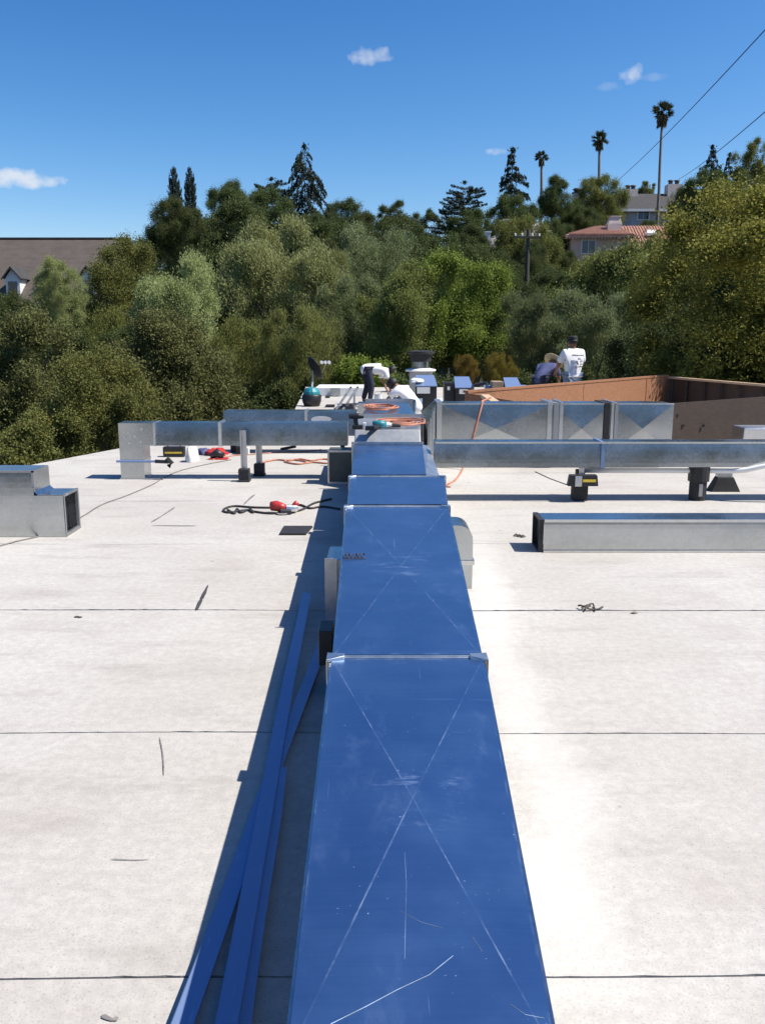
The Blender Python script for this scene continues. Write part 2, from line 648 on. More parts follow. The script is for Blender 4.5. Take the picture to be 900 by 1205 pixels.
seams = [G(450, 1151).y - 1.35, G(450, 1151).y, G(450, 864).y, G(450, 718.5).y]
y = seams[-1]
step = 1.75
seams.append(G(450, 640).y)
y = seams[-1]
while y < FAR_Y - 1:
    y += 1.9
    seams.append(y)
seams = [-3.98, -1.4] + seams
seams[-1] = FAR_Y
for i, (a, b) in enumerate(zip(seams, seams[1:])):
    near = a < 6.3
    NX = 420 if near else 60
    g0 = .014 if 5 < a < 6.3 else (.0065 if a < 5 else .003)
    vs, fs = [], []
    for k in range(NX + 1):
        t = k / NX
        xa, xb = xl(a + .01) * (1 - t) + RIGHT_X * t, xl(b - .01) * (1 - t) + RIGHT_X * t
        ja = ((rng.random() ** 3) * .010 + .002 * max(0, math.sin(xa * 3.1 + i) + math.sin(xa * 7.7))) * min(1.3, max(.35, (a - 1) / 4)) if near else 0
        wob = .012 * math.sin(xa * .9 + i * 2.1) + .006 * math.sin(xa * 2.7 + i)
        wob2 = .012 * math.sin(xa * .9 + (i + 1) * 2.1) + .006 * math.sin(xa * 2.7 + i + 1)
        vs += [(xa, a + g0 + ja + wob, -.02), (xa, a + g0 + ja + wob, 0), (xb, b + wob2, 0), (xb, b + wob2, -.02)]
    for k in range(NX):
        q = 4 * k
        fs += [(q, q + 4, q + 5, q + 1), (q + 1, q + 5, q + 6, q + 2), (q + 2, q + 6, q + 7, q + 3)]
    mb = MB()
    mb.add(vs, fs)
    mb.build('roofing_sheet', M['cap'], roof)

# metal drip edge along the left side
mb = MB()
for (a, xa), (b, xb) in zip(edge, edge[1:]):
    mb.hexa([(xa - .05, a, -.16), (xa + .08, a, -.16), (xb + .08, b, -.16), (xb - .05, b, -.16),
             (xa - .05, a, .007), (xa + .08, a, .007), (xb + .08, b, .007), (xb - .05, b, .007)])
mb.build('roof_edge_trim', M['cap'], roof)


def blob(mb, pts, z=.004, w=.02):
    """ragged flat smear following a path"""
    L, Rr = [], []
    for i, p in enumerate(pts):
        p = Vector((p[0], p[1], 0))
        q = Vector(pts[min(i + 1, len(pts) - 1)][:2] + (0,)) - Vector(pts[max(0, i - 1)][:2] + (0,))
        q.normalize()
        s = Vector((-q.y, q.x, 0))
        ww = w * (.55 + .6 * rng.random()) * (1 if 0 < i < len(pts) - 1 else .15)
        L.append(p + s * ww + Vector((0, 0, z)))
        Rr.append(p - s * ww + Vector((0, 0, z)))
    n = len(pts)
    mb.add(L + Rr, [(i, n + i, n + i + 1, i + 1) for i in range(n - 1)])


def gpath(pix, z=0., sub=5):
    ps = [G(a, b, z) for a, b in pix]
    out = []
    for i in range(len(ps) - 1):
        p0, p1, p2, p3 = ps[max(i - 1, 0)], ps[i], ps[i + 1], ps[min(i + 2, len(ps) - 1)]
        for k in range(sub):
            t = k / sub
            out.append(.5 * ((2 * p1) + (p2 - p0) * t + (2 * p0 - 5 * p1 + 4 * p2 - p3) * t * t + (3 * p1 - p0 - 3 * p2 + p3) * t ** 3))
    out.append(ps[-1])
    return out


def smear(pix, w, mat='tar', sub=4):
    mb = MB()
    blob(mb, [(p.x, p.y) for p in gpath(pix, 0, sub)], .004, w)
    mb.build('tar_smear', M[mat], roof)


smear([(245, 689), (240, 700), (236, 708), (231, 719)], .012)
smear([(206, 597), (196, 604), (178, 615)], .011, 'tarlight')
smear([(178, 618.5), (205, 619), (232, 619)], .009, 'tarlight')
smear([(88, 726), (97, 727)], .014)
smear([(188, 868), (192, 890), (193, 914)], .003, 'tarlight')
smear([(300, 582), (293, 588), (287, 594)], .012, 'tarlight')
smear([(590, 1001), (594, 1004)], .01, 'tarlight')
smear([(130, 1012), (160, 1013), (176, 1012)], .002, 'tarlight')
smear([(120, 1196), (132, 1201), (140, 1199)], .008, 'tarlight')


def hill(x, y):
    def ss(t):
        t = np.clip(t, 0, 1)
        return t * t * (3 - 2 * t)
    return -5.0 + 14 * ss((-y - 14) / 22) + 27 * ss((y - 45) / 130) * (.55 + .45 * ss((x + 30) / 70)) + .6 * np.sin(x * .13 + y * .07) * ss((y - 40) / 40)  # the rise behind the camera is unseen, added to darken metal reflections


gx = np.concatenate([np.linspace(-2500, -160, 14), np.linspace(-150, 150, 76), np.linspace(160, 2500, 14)])
gy = np.concatenate([np.linspace(-2500, -60, 10), np.linspace(-50, 240, 74), np.linspace(260, 3500, 16)])
XX, YY = np.meshgrid(gx, gy)
ZZ = hill(XX, YY)
nx, ny = len(gx), len(gy)
V = np.stack([XX, YY, ZZ], -1).reshape(-1, 3)
Fq = [(j * nx + i, j * nx + i + 1, (j + 1) * nx + i + 1, (j + 1) * nx + i) for j in range(ny - 1) for i in range(nx - 1)]
mb = MB()
mb.add(V.tolist(), Fq)
t = NT('hillside_soil')
o_ = t.obj()
c = t.mix(t.smooth(t.noise(o_, .25, 6), .35, .65), (.022, .026, .012), (.045, .042, .022))
t.bump(t.noise(o_, 2., 5), .6, .2)
terrain = mb.build('hillside_terrain', t.fin(c, .95), smooth=True)
tag(terrain, kind='structure')


def hz(x, y):
    return float(hill(np.array(x), np.array(y)))


# ------------------------------------------------------------------ trunk duct
ZT, ZB = .50, .16
trunk = thing('trunk_duct', (.08, 3.1, 0), 'long main air duct with blue film on top running away from the camera', 'duct')


def trunk_section(nl, nr, fl, fr, zt=ZT, zb=ZB, film='film', h=.012):
    nl, nr, fl, fr = [Vector(p) for p in (nl, nr, fl, fr)]
    for p in (nl, nr, fl, fr):
        p.z = zt
    lo = [Vector((p.x, p.y, zb)) for p in (nl, nr, fr, fl)]
    mb = MB()
    top = [nl, nr, fr, fl]
    b = lo + top
    mb.add(b, [(0, 3, 2, 1), (4, 5, 6, 7)])
    mb.cross(lo[0], lo[1], nr, nl, .001)
    mb.cross(lo[1], lo[2], fr, nr, .01)
    mb.cross(lo[2], lo[3], fl, fr, .001)
    mb.cross(lo[3], lo[0], nl, fl, .01)
    sec = part(trunk, 'duct_section', mb, M['galv'])
    # film-covered top panel, 3 mm proud and 7 mm in from the folds
    ins = []
    cc = (nl + nr + fl + fr) / 4
    for p in top:
        q = p.copy()
        q.x += .007 * (1 if p.x < cc.x else -1)
        q.y += .007 * (1 if p.y < cc.y else -1)
        q.z = zt + .003
        ins.append(q - trunk.location)
    A, B = ins[2] - ins[0], ins[3] - ins[1]
    w = ins[1] - ins[0]
    den = A.cross(B)
    tt = w.cross(B).dot(den) / den.dot(den)
    m = ins[0] + A * tt + Vector((0, 0, h))
    me = bpy.data.meshes.new('top_panel')
    me.from_pydata(ins + [m], [], [(0, 1, 4), (1, 2, 4), (2, 3, 4), (3, 0, 4)])
    uvc = [(0, 0), (1, 0), (1, 1), (0, 1), (.5, .5)]
    uv = me.uv_layers.new(name='uv')
    for lp in me.loops:
        uv.data[lp.index].uv = uvc[lp.vertex_index]
    me.materials.append(M[film])
    o = bpy.data.objects.new('top_panel', me)
    COL.objects.link(o)
    o.parent = sec
    return sec


def GT(px, py, z=ZT):
    return G(px, py, z)


J0 = GT(332, 1252), GT(662, 1252)
J1 = GT(388, 775), GT(570, 775)
J2n, J2f = (GT(406.5, 597), GT(528, 597)), (GT(408.5, 594), GT(527, 594))
J3n, J3f = (GT(411.5, 561.5), GT(523, 561.5)), (GT(413.5, 559), GT(502, 559))
J4 = GT(416, 524), GT(497, 524)
trunk_section(J0[0], J0[1], J1[0], J1[1])
s2 = trunk_section(GT(391, 772), GT(567.5, 772), J2n[0], J2n[1])
trunk_section(J2f[0], J2f[1], J3n[0], J3n[1], film='film_plain', h=.003)
trunk_section(J3f[0], J3f[1], J4[0], J4[1], film='film_plain', h=.003)


def cleat(a, b, w=.017, h=.010, tabs=True):
    mb = MB()
    z = ZT + .003
    y0 = (a.y + b.y) / 2
    mb.box(a.x - .006, b.x + .006, y0 - w / 2, y0 + w / 2, z - .001, z + h * .45)
    mb.box(a.x - .008, b.x + .008, y0 - w * .18, y0 + w * .2, z, z + h)
    if tabs:
        for x, s in ((a.x, 1), (b.x, -1)):
            mb.hexa([(x - .010 * s, y0 - .045, z), (x + .055 * s, y0 - .02, z), (x + .055 * s, y0 + .02, z), (x - .010 * s, y0 + .03, z),
                     (x - .010 * s, y0 - .045, z + h), (x + .055 * s, y0 - .015, z + h + .004), (x + .055 * s, y0 + .012, z + h + .004), (x - .010 * s, y0 + .03, z + h)][:8])
            mb.box(min(x - .010 * s, x - .007 * s), max(x - .010 * s, x - .007 * s), y0 - .05, y0 + .04, ZB + .02, z + h * .7)
    return part(trunk, 'drive_cleat', mb, M['cleat'], bevel=.003)


cleat(J1[0], J1[1])
cleat(J2n[0], J2n[1], .03)
cleat(J3n[0], J3n[1], .05)

# slanted side hood of the fourth section (bright sealed flange on the right)
mb = MB()
a0, a1 = GT(501, 559), GT(497, 524)
o0, o1 = G(512.5, 562, ZT - .08), G(494 + 19, 541, ZT - .03)
b0 = Vector((o0.x, o0.y, ZB))
mb.add([a0 + Vector((.0, 0, .004)), G(513, 545, ZT - .04), G(497, 512, ZT + .07), a1 + Vector((0, 0, .004)), (G(513, 545, ZT).x, a0.y, ZB), (G(513, 545, ZT).x, a1.y, ZB),
        (G(513, 545, ZT).x, a0.y, ZT - .05), (G(513, 545, ZT).x, a1.y, ZT + .0)],
       [(0, 6, 7, 3), (6, 4, 5, 7)])
part(trunk, 'sealed_flange', mb, M['cleat'])
# raised galvanised plenum beyond
PZ = .64
pl0, pl1 = G(417, 507, PZ), G(493, 507, PZ)
py0 = J4[0].y + .03
pb = 11.3
mb = MB()
PX0, PX1 = G(417, 515, ZT).x, G(494, 515, ZT).x
mb.hexa([(PX0, py0, ZB), (PX1, py0, ZB), (PX1 + .06, pb, ZB), (PX0 + .0, pb, ZB),
         (PX0 + .02, py0 + .28, PZ), (PX1 - .02, py0 + .28, PZ), (PX1 + .06, pb, PZ), (PX0 + .0, pb, PZ)])
part(trunk, 'plenum', mb, M['galv_dull'], bevel=.006)
mb = MB()
mb.box(PX0 - .01, PX1 + .01, py0 - .012, py0 + .012, ZB, ZT + .035)
part(trunk, 'flange', mb, M['cleat'])
mb = MB()
mb.box(PX0 - .02, PX1 + .08, pb + .003, pb + .035, ZB, PZ + .05)
part(trunk, 'flange', mb, M['cleat'])
mb = MB()
mb.hexa([(PX0 + .05, pb + .04, .2), (PX1 + .02, pb + .04, .2), (PX1 - .02, pb + 1.5, .2), (PX0 + .1, pb + 1.5, .2),
         (PX0 + .05, pb + .04, PZ + .01), (PX1 + .02, pb + .04, PZ + .01), (PX1 - .08, pb + 1.5, PZ + .1), (PX0 + .14, pb + 1.5, PZ + .1)])
part(trunk, 'duct_section', mb, M['galv'], bevel=.006)
mb = MB()
mb.box(PX0 + .08, PX1 + .0, pb + 1.51, pb + 1.545, .2, PZ + .14)
part(trunk, 'flange', mb, M['cleat'])

# drop boots either side, and the black support feet
mb = MB()
p = G(557, 612, .42)
xr = p.x - .03
xs0 = GT(545, 660).x
ya, yb_ = G(555, 693).y, p.y + .02
prof = []
for k in range(7):
    a = k / 6 * math.pi / 2
    prof.append((xr - .10 + .10 * math.sin(a), .34 + .10 * math.cos(a)))
prof = [(xs0 - .2, .44)] + prof + [(xr, 0), (xs0 - .2, 0)]
n = len(prof)
mb.add([(x, ya, z) for x, z in prof] + [(x, yb_, z) for x, z in prof],
       [tuple(range(n - 1, -1, -1)), tuple(range(n, 2 * n))] + [(i, (i + 1) % n, n + (i + 1) % n, n + i) for i in range(n)])
part(trunk, 'drop_boot', mb, M['galv'])
mb = MB()
mb.box(xr - .005, xr + .012, ya - .008, yb_ + .008, .17, .2)
mb.box(xr - .16, xr + .012, ya - .012, ya - .002, .17, .2)
part(trunk, 'drive_cleat', mb, M['cleat'])
mb = MB()
p = G(388, 643, .42)
mb.box(p.x, p.x + .3, p.y - .32, p.y, 0, .42)
part(trunk, 'drop_boot', mb, M['galv'], bevel=.004)
mb = MB()
mb.box(p.x - .01, p.x + .06, p.y - .335, p.y - .325, .0, .43)
part(trunk, 'drive_cleat', mb, M['cleat'])
for yy in (3.85, 7.3):
    xa, xb = -.262 - .012 * (yy - 3.85), .42 + .02 * (yy - 3.85)
    mb = MB()
    mb.box(xa, xb, yy, yy + .22, 0, ZB - .002)
    part(trunk, 'support_block', mb, M['rubber'], bevel=.01)
mb = MB()
mb.box(-.30, -.235, 3.86, 4.02, ZB, .33)
mb.box(.395, .44, 3.86, 4.02, ZB, .30)
parts(trunk, 'support_bracket', mb, M['black'], bevel=.004)

# scratches in the film of the nearest section
for pix, w in (([(389, 1203), (430, 1183), (468, 1163), (505, 1146), (533, 1124)], .0008), ([(476, 1005), (478, 1040), (477, 1080), (476, 1128)], .00035),
               ([(470, 1072), (495, 1085), (520, 1092)], .0005),
               ([(556, 1103), (562, 1112), (567, 1119)], .0007), ([(600, 1180), (618, 1192), (640, 1196)], .0008)):
    mb = MB()
    ps = []
    for a, b in pix:
        q = GT(a, b, ZT + .008)
        f_ = (q.y - J0[0].y) / (J1[0].y - J0[0].y)
        xa_, xb_ = J0[0].x + (J1[0].x - J0[0].x) * f_, J0[1].x + (J1[1].x - J0[1].x) * f_
        u_ = abs((q.x - (xa_ + xb_) / 2) / ((xb_ - xa_) / 2))
        v_ = abs(f_ - .45) / (.45 if f_ < .45 else .55)
        q.z = ZT + .0034 + .012 * (1 - max(u_, v_))
        ps.append(q)
    ps = [ps[0].lerp(ps[0], 0)] + [ps[i].lerp(ps[i + 1], k / 4) for i in range(len(ps) - 1) for k in range(1, 5)]
    mb.tube(ps, w, 4)
    part(trunk, 'film_scratch', mb, M['scratch'])

# unseen inner sleeves added to stop sunlight leaking through the joints
for (a, b) in ((J1[0], J1[1]), (J2n[0], J2n[1]), (J3n[0], J3n[1])):
    mb = MB()
    mb.box(a.x + .012, b.x - .03, a.y - .06, a.y + .10, ZB + .006, ZT - .006)
    part(trunk, 'light_stop_sleeve', mb, M['galv'])

# marker scribble on the second section
mb = MB()
px = 404
rr = random.Random(3)
for k in range(6):
    w = rr.uniform(3.2, 4.6)
    pts = [GT(px + w * .5 + w * .5 * math.cos(a), 654 + 2.8 * math.sin(a) * (1 if k % 2 else .8), ZT + .0105) for a in np.linspace(.6, rr.uniform(4.6, 6.6), 9)]
    mb.tube(pts, .0032, 4)
    px += w + .6
mb.tube([GT(404, 658.4, ZT + .0105), GT(417, 657.8, ZT + .0105), GT(430, 657.2, ZT + .0105)], .0022, 4)
sc_ = part(trunk, 'marker_scribble', mb, M['ink'])


# ------------------------------------------------------------------ rectangular duct runs with broken panels
def bow_rows(z0, z1, a0=-2.0, a1=9.0, n=7, pw=1.0):
    """(z, setback) pairs of a sheet-metal side that bellies out low and leans back towards its top fold"""
    out, y = [(z0, 0.)], 0.
    for k in range(n):
        f = (k + .5) / n
        y += math.tan(R(a0 + (a1 - a0) * f ** pw)) * (z1 - z0) / n
        out.append((z0 + (z1 - z0) * (k + 1) / n, y))
    return out


def duct_run(t, p0, p1, depth, z0, z1, secs, name='duct_section', brk=.012, mat='galv', cleats=True, cm='cleat', bow=None):
    """p0->p1 front edge (x,y) left to right; sections split at fractions in secs"""
    p0, p1 = Vector((p0[0], p0[1], 0)), Vector((p1[0], p1[1], 0))
    d = (p1 - p0)
    nrm = Vector((-d.y, d.x, 0)).normalized() * depth
    fr = [0] + list(secs) + [1]
    for a, b in zip(fr, fr[1:]):
        A, B = p0 + d * a, p0 + d * b
        lo = [Vector((q.x, q.y, z0)) for q in (A, B, B + nrm, A + nrm)]
        up = [Vector((q.x, q.y, z1)) for q in (A, B, B + nrm, A + nrm)]
        mb = MB()
        if bow:
            rows = bow_rows(z0, z1, *bow)
            nn = nrm.normalized()
            vs = []
            for z, yy in rows:
                vs += [Vector((A.x, A.y, z)) + nn * yy, Vector((B.x, B.y, z)) + nn * yy]
            mb.add(vs, [(2 * k, 2 * k + 1, 2 * k + 3, 2 * k + 2) for k in range(len(rows) - 1)])
            up[0], up[1] = vs[-2], vs[-1]
        else:
            mb.cross(lo[0], lo[1], up[1], up[0], brk)
        mb.cross(lo[2], lo[3], up[3], up[2], brk)
        mb.cross(up[0], up[1], up[2], up[3], brk * .6)
        mb.cross(lo[1], lo[2], up[2], up[1], .002)
        mb.cross(lo[3], lo[0], up[0], up[3], .002)
        mb.add(lo, [(0, 3, 2, 1)])
        part(t, name, mb, M[mat])
    if cleats:
        for a in secs:
            A = p0 + d * a
            u = d.normalized() * .018
            mb = MB()
            n2 = nrm.normalized()
            q = [A - u - n2 * .012, A + u - n2 * .012, A + u + nrm + n2 * .012, A - u + nrm + n2 * .012]
            mb.hexa([Vector((p.x, p.y, z0 - .008)) for p in q] + [Vector((p.x, p.y, z1 + .012)) for p in q])
            part(t, 'drive_cleat', mb, M[cm])


# left branch duct with its elbow riser
YL = G(155, 564).y
kx = lambda px, Y, py=530: AT(px, py, Y).x
zz = lambda py, Y, px=300: AT(px, py, Y).z
lt = thing('branch_duct', (kx(155, YL), YL, 0), 'galvanized branch duct on the left with an elbow dropping to the roof', 'duct')
zt, zb = zz(498, YL), zz(524.5, YL)
x0, x1 = kx(141, YL), kx(409, YL)
mb = MB()
rw = kx(169, YL) - x0
prof = [(x0, 0), (x0 + rw, 0), (x0 + rw, zb), (x0 + rw + .14, zb), (x0 + rw + .14, zt), (x0, zt)]
D = .30
mb.add([(x, YL, z) for x, z in prof] + [(x, YL + D, z) for x, z in prof],
       [(5, 4, 3, 2), (5, 2, 1, 0), (8, 9, 10, 11), (6, 7, 8, 11)] + [(i, (i + 1) % 6, 6 + (i + 1) % 6, 6 + i) for i in range(6)])
part(lt, 'elbow', mb, M['galv'])
duct_run(lt, (x0 + rw + .141, YL), (x1, YL), D, zb, zt, [.34], brk=.014, bow=(3.5, 8, 5))
mb = MB()
mb.box(x0 + rw + .13, x0 + rw + .15, YL - .008, YL + D + .008, zb - .006, zt + .008)
mb.box(x0 - .012, x0 + rw + .012, YL - .012, YL + D + .012, 0, .012)
mb.box(x0 - .004, x0 + rw + .004, YL - .006, YL + D + .006, .21, .235)
parts(lt, 'flange', mb, M['cleat'])
mb = MB()
for (a, b) in ((152, 510), (147, 514.5), (159, 513.5), (153, 521), (167, 505), (166, 520)):
    p = AT(a, b, YL)
    mb.cyl((p.x, YL - .012, p.z), (p.x, YL + .002, p.z), .014, n=8)
parts(lt, 'screw_head', mb, M['cleat'])
mb = MB()
mb.tube([(x0 - .04, YL - .02, .22), (x0 + rw + .16, YL - .02, .22)], .014, 8)
part(lt, 'clamp_rod', mb, M['strip'])
mb = MB()
mb.tube([(x0 + rw + .14, YL - .02, .22), (x0 + rw + .30, YL - .03, .215)], .022, 8)
mb.tube([(x0 + rw + .28, YL - .03, .26), (x0 + rw + .34, YL - .03, .2), (x0 + rw + .30, YL - .03, .16)], .03, 8)
parts(lt, 'clamp_grip', mb, M['black'])
# drop box where it enters the trunk
bt = thing('drop_box', (kx(400, YL), YL, 0), 'dark grey-green metal boot standing under the branch duct beside the trunk', 'duct')
Yd = G(400, 570).y
mb = MB()
mb.box(kx(386.5, Yd), kx(416, Yd), Yd, Yd + .28, 0, zb - .006)
part(bt, 'boot_body', mb, M['painted'], bevel=.004)
mb = MB()
mb.box(kx(386, Yd) - .008, kx(416, Yd), Yd - .01, Yd - .001, .0, .03)
mb.box(kx(386, Yd) - .008, kx(386, Yd) + .012, Yd - .01, Yd - .001, .03, zb - .02)
mb.box(kx(386, Yd) - .008, kx(416, Yd), Yd - .01, Yd - .001, zb - .03, zb - .007)
parts(bt, 'flange', mb, M['cleat'])


def strut_support(x, Y, ztop, label):
    s = thing('duct_support', (x, Y, 0), label, 'support')
    for dx, dy in ((0, -.06), (.12, .36)):
        mb = MB()
        mb.box(x - .062 + dx, x + .062 + dx, Y - .07 + dy, Y + .05 + dy, 0, .15)
        mb.box(x - .07 + dx, x + .07 + dx, Y - .09 + dy, Y + .06 + dy, 0, .025)
        part(s, 'foot_block', mb, M['rubber'], bevel=.006)
        mb = MB()
        zt2 = ztop - .07 if dy < 0 else ztop - .28
        mb.box(x - .035 + dx, x - .02 + dx, Y - .03 + dy, Y + .012 + dy, .15, zt2)
        mb.box(x + .02 + dx, x + .035 + dx, Y - .03 + dy, Y + .012 + dy, .15, zt2)
        mb.box(x - .02 + dx, x + .02 + dx, Y - .0 + dy, Y + .012 + dy, .15, zt2)
        part(s, 'strut', mb, M['steel'])
    return s


sx_ = kx(289, YL)
strut_support(sx_, YL - .07, zt, 'steel strut posts on two black feet under the left branch duct')
mb = MB()
p0, p1 = G(300, 553), G(306, 553)
yy = YL + .33
mb.hexa([(kx(299, yy), yy, 0.002), (kx(309, yy), yy, .002), (kx(309, yy), yy + .02, .002), (kx(299, yy), yy + .02, .002),
         (kx(299, yy), yy + .18, zb - .03), (kx(303, yy), yy + .18, zb - .03), (kx(303, yy), yy + .2, zb - .03), (kx(299, yy), yy + .2, zb - .03)])
tag(mb.build('white_board', M['white']), 'white board leaning behind the strut posts under the left duct', 'board')

# second branch duct further back on the left
Y2 = 12.6
lt2 = thing('branch_duct', (kx(330, Y2), Y2, 0), 'galvanized duct behind the left branch duct with reddish reflections', 'duct')
duct_run(lt2, (kx(264, Y2), Y2), (kx(420, Y2), Y2), .42, .26, zz(484.5, Y2), [.62], brk=.01, bow=(3, 7, 5))
mb = MB()
mb.box(kx(270, Y2), kx(276, Y2), Y2 + .1, Y2 + .25, 0, .26)
mb.box(kx(400, Y2), kx(405, Y2), Y2 + .1, Y2 + .25, 0, .26)
parts(lt2, 'foot_block', mb, M['rubber'])
mb = MB()
p = AT(378, 493.5, Y2)
mb.tube([(p.x, Y2 - .012, p.z), (p.x, Y2 - .002, p.z)], .11, 18)
mb.v = [((x - p.x) * 1.35 + p.x, y, (z - p.z) * .42 + p.z) for x, y, z in mb.v]
part(lt2, 'painted_glint', mb, M['paper'])  # white oval stands in for a bright reflection on the duct

# right branch duct, near
YR = G(690, 590).y
rt = thing('branch_duct', (kx(700, YR), YR, 0), 'long low branch duct crossing the right side on black posts', 'duct')
zt_, zb_ = zz(521.5, YR, 700), zz(550, YR, 700)
duct_run(rt, (kx(512, YR), YR), (kx(1010, YR), YR + .02), .34, zb_, zt_, [.396], brk=.016, cm='strip', bow=(1, 9, 6, .6))
mb = MB()
mb.box(kx(512, YR), kx(1010, YR), YR - .01, YR - .001, zt_ - .004, zt_ + .014)
part(rt, 'top_seam', mb, M['cleat'])
# white conduit and its black posts
for px, w, lab, big in ((686, .075, 'black post with yellow tool under the right branch duct, nearer the trunk', False), (828, .115, 'plain black round post under the right branch duct near the right edge', True)):
    s = thing('duct_support', (kx(px, YR), YR + .1, 0), lab, 'support')
    x = kx(px, YR)
    mb = MB()
    if big:
        mb.cyl((x, YR + .1, 0), (x, YR + .1, .24), .088, .088, 16)
        part(s, 'post', mb, M['rubber'], smooth=False)
        mb = MB()
        mb.cyl((x, YR + .1, .2), (x, YR + .1, zb_ - .004), .108, .108, 16)
        part(s, 'post_cap', mb, M['black'])
        mb = MB()
        mb.box(x - .02, x + .018, YR + .1 - .094, YR + .1 - .086, .05, .18)
        part(s, 'sticker', mb, M['galv_dull'])
    else:
        mb.box(x - w, x + w, YR + .02, YR + .17, 0, .2)
        mb.box(x - w * .55, x + w * .55, YR + .04, YR + .15, .2, .32)
        part(s, 'post', mb, M['rubber'], bevel=.008)
        mb = MB()
        mb.box(x - .03, x + .02, YR - .0, YR + .035, .16, zb_ - .004)
        part(s, 'strut', mb, M['steel'])
mb = MB()
pts = [(kx(690, YR, 553), YR + .12, zz(553.5, YR)), (kx(830, YR), YR + .1, zz(557, YR)), (kx(866, YR), YR + .05, zz(556.5, YR)), (kx(880, YR), YR + .0, zz(553, YR)), (kx(905, YR), YR - .05, zz(546, YR)), (kx(960, YR), YR - .1, zz(533, YR))]
pts = [Vector(p) for p in pts]
pts[0].z = pts[1].z = zb_ - .05
pts[2].z = zb_ - .045
mb.tube(pts, .026, 10)
tag(mb.build('conduit_pipe', M['pvc'], smooth=True), 'thin white pipe running under the right branch duct and bending up', 'pipe')
# yellow-black tool beside the post
tl = thing('level_case', (kx(698, YR), YR - .05, 0), 'black tool pack with yellow stripe hanging at the post under the right duct', 'tool')
mb = MB()
xa, xb = kx(668, YR), kx(704, YR)
za, zc = zz(571, YR), zz(558, YR)
mb.hexa([(xa, YR - .07, za), (xb, YR - .07, za), (xb, YR + .018, za), (xa, YR + .018, za), (xa + .02, YR - .07, zc), (xb - .015, YR - .07, zc), (xb - .015, YR + .018, zc), (xa + .02, YR + .018, zc)])
part(tl, 'case', mb, M['black'], bevel=.008)
mb = MB()
mb.box(kx(685, YR), kx(700.5, YR), YR - .076, YR - .071, zz(566, YR), zz(563, YR))
part(tl, 'stripe', mb, M['yellow'])
mb = MB()
mb.box(kx(676, YR), kx(684, YR), YR - .082, YR - .071, zz(571, YR), zz(559, YR))
part(tl, 'clip', mb, M['steel'], bevel=.003)
mb = MB()
mb.tube([(kx(630, YR), YR, zz(555, YR)), (kx(648, YR), YR - .02, zz(563, YR)), (kx(668, YR), YR - .03, zz(570, YR))], .006, 6)
part(tl, 'lead', mb, M['cable'])
# black wedge block
wd = thing('cable_block', (kx(858, YR), YR - .1, 0), 'black wedge shaped rubber roof block lying under the duct at right', 'roof block')
Yw = G(858, 579).y
mb = MB()
xa, xb, xc, xd = kx(840, Yw), kx(875, Yw), kx(867, Yw), kx(848, Yw)
h_ = zz(562, Yw)
mb.hexa([(xa, Yw, 0), (xb, Yw, 0), (xb, Yw + .16, 0), (xa, Yw + .16, 0), (xd, Yw + .03, h_), (xc, Yw + .03, h_), (xc, Yw + .13, h_), (xd, Yw + .13, h_)])
part(wd, 'block', mb, M['rubber'], bevel=.008)
mb = MB()
mb.box(xd + .0, xc - .01, Yw + .05, Yw + .11, h_ + .001, h_ + .035)
part(wd, 'strut_rail', mb, M['steel'])

# big rectangular duct behind, right
YB = 11.2
bd = thing('wide_duct', (kx(650, YB), YB, 0), 'tall galvanized duct with cross-broken panels in front of the wooden curb', 'duct')
zt3 = zz(475.5, YB, 650)
duct_run(bd, (kx(517, YB), YB), (kx(789, YB), YB), .5, .2, zt3, [.478, .735], brk=.035, cleats=False)
for a, b, m in ((513, 519, 'cleat'), (642, 647, 'cleat'), (649, 655, 'galv_dull'), (656, 660, 'cleat'), (708, 714.5, 'rubber'), (716, 719, 'cleat'), (720, 724, 'galv_dull')):
    mb = MB()
    mb.box(kx(a, YB), kx(b, YB), YB - .03, YB + .53, .19, zt3 + (.015 if m != 'cleat' else .03))
    part(bd, 'flange', mb, M[m])
mb = MB()
mb.box(kx(516, YB), kx(789, YB), YB - .012, YB + .002, zt3 - .006, zt3 + .012)
part(bd, 'top_seam', mb, M['cleat'])
for px in (560, 750):
    mb = MB()
    mb.box(kx(px, YB) - .1, kx(px, YB) + .1, YB + .1, YB + .4, 0, .197)
    part(bd, 'foot_block', mb, M['rubber'])
# tapered fitting joining it to the trunk
mb = MB()
xa = kx(513, YB) - .006
q = G(494, 506, PZ)
ZL = PZ + .0
mb.hexa([(PX1 + .085, 10.2, .2), (xa, YB - .01, .2), (xa, YB + .5, .2), (PX1 + .085, 11.9, .2),
         (PX1 + .085, 10.2, ZL), (xa, YB - .01, zt3 + .01), (xa, YB + .5, zt3 + .01), (PX1 + .085, 11.9, ZL + .03)])
part(bd, 'transition', mb, M['galv'], bevel=.004)
mb = MB()
for k in (.33, .66):
    A = Vector((PX1 + .085, 10.2, 0)).lerp(Vector((xa, YB - .01, 0)), k)
    zk = ZL + (zt3 - ZL) * k
    mb.box(A.x - .012, A.x + .012, A.y - .03, A.y + .0, .2, zk)
parts(bd, 'rib', mb, M['cleat'])

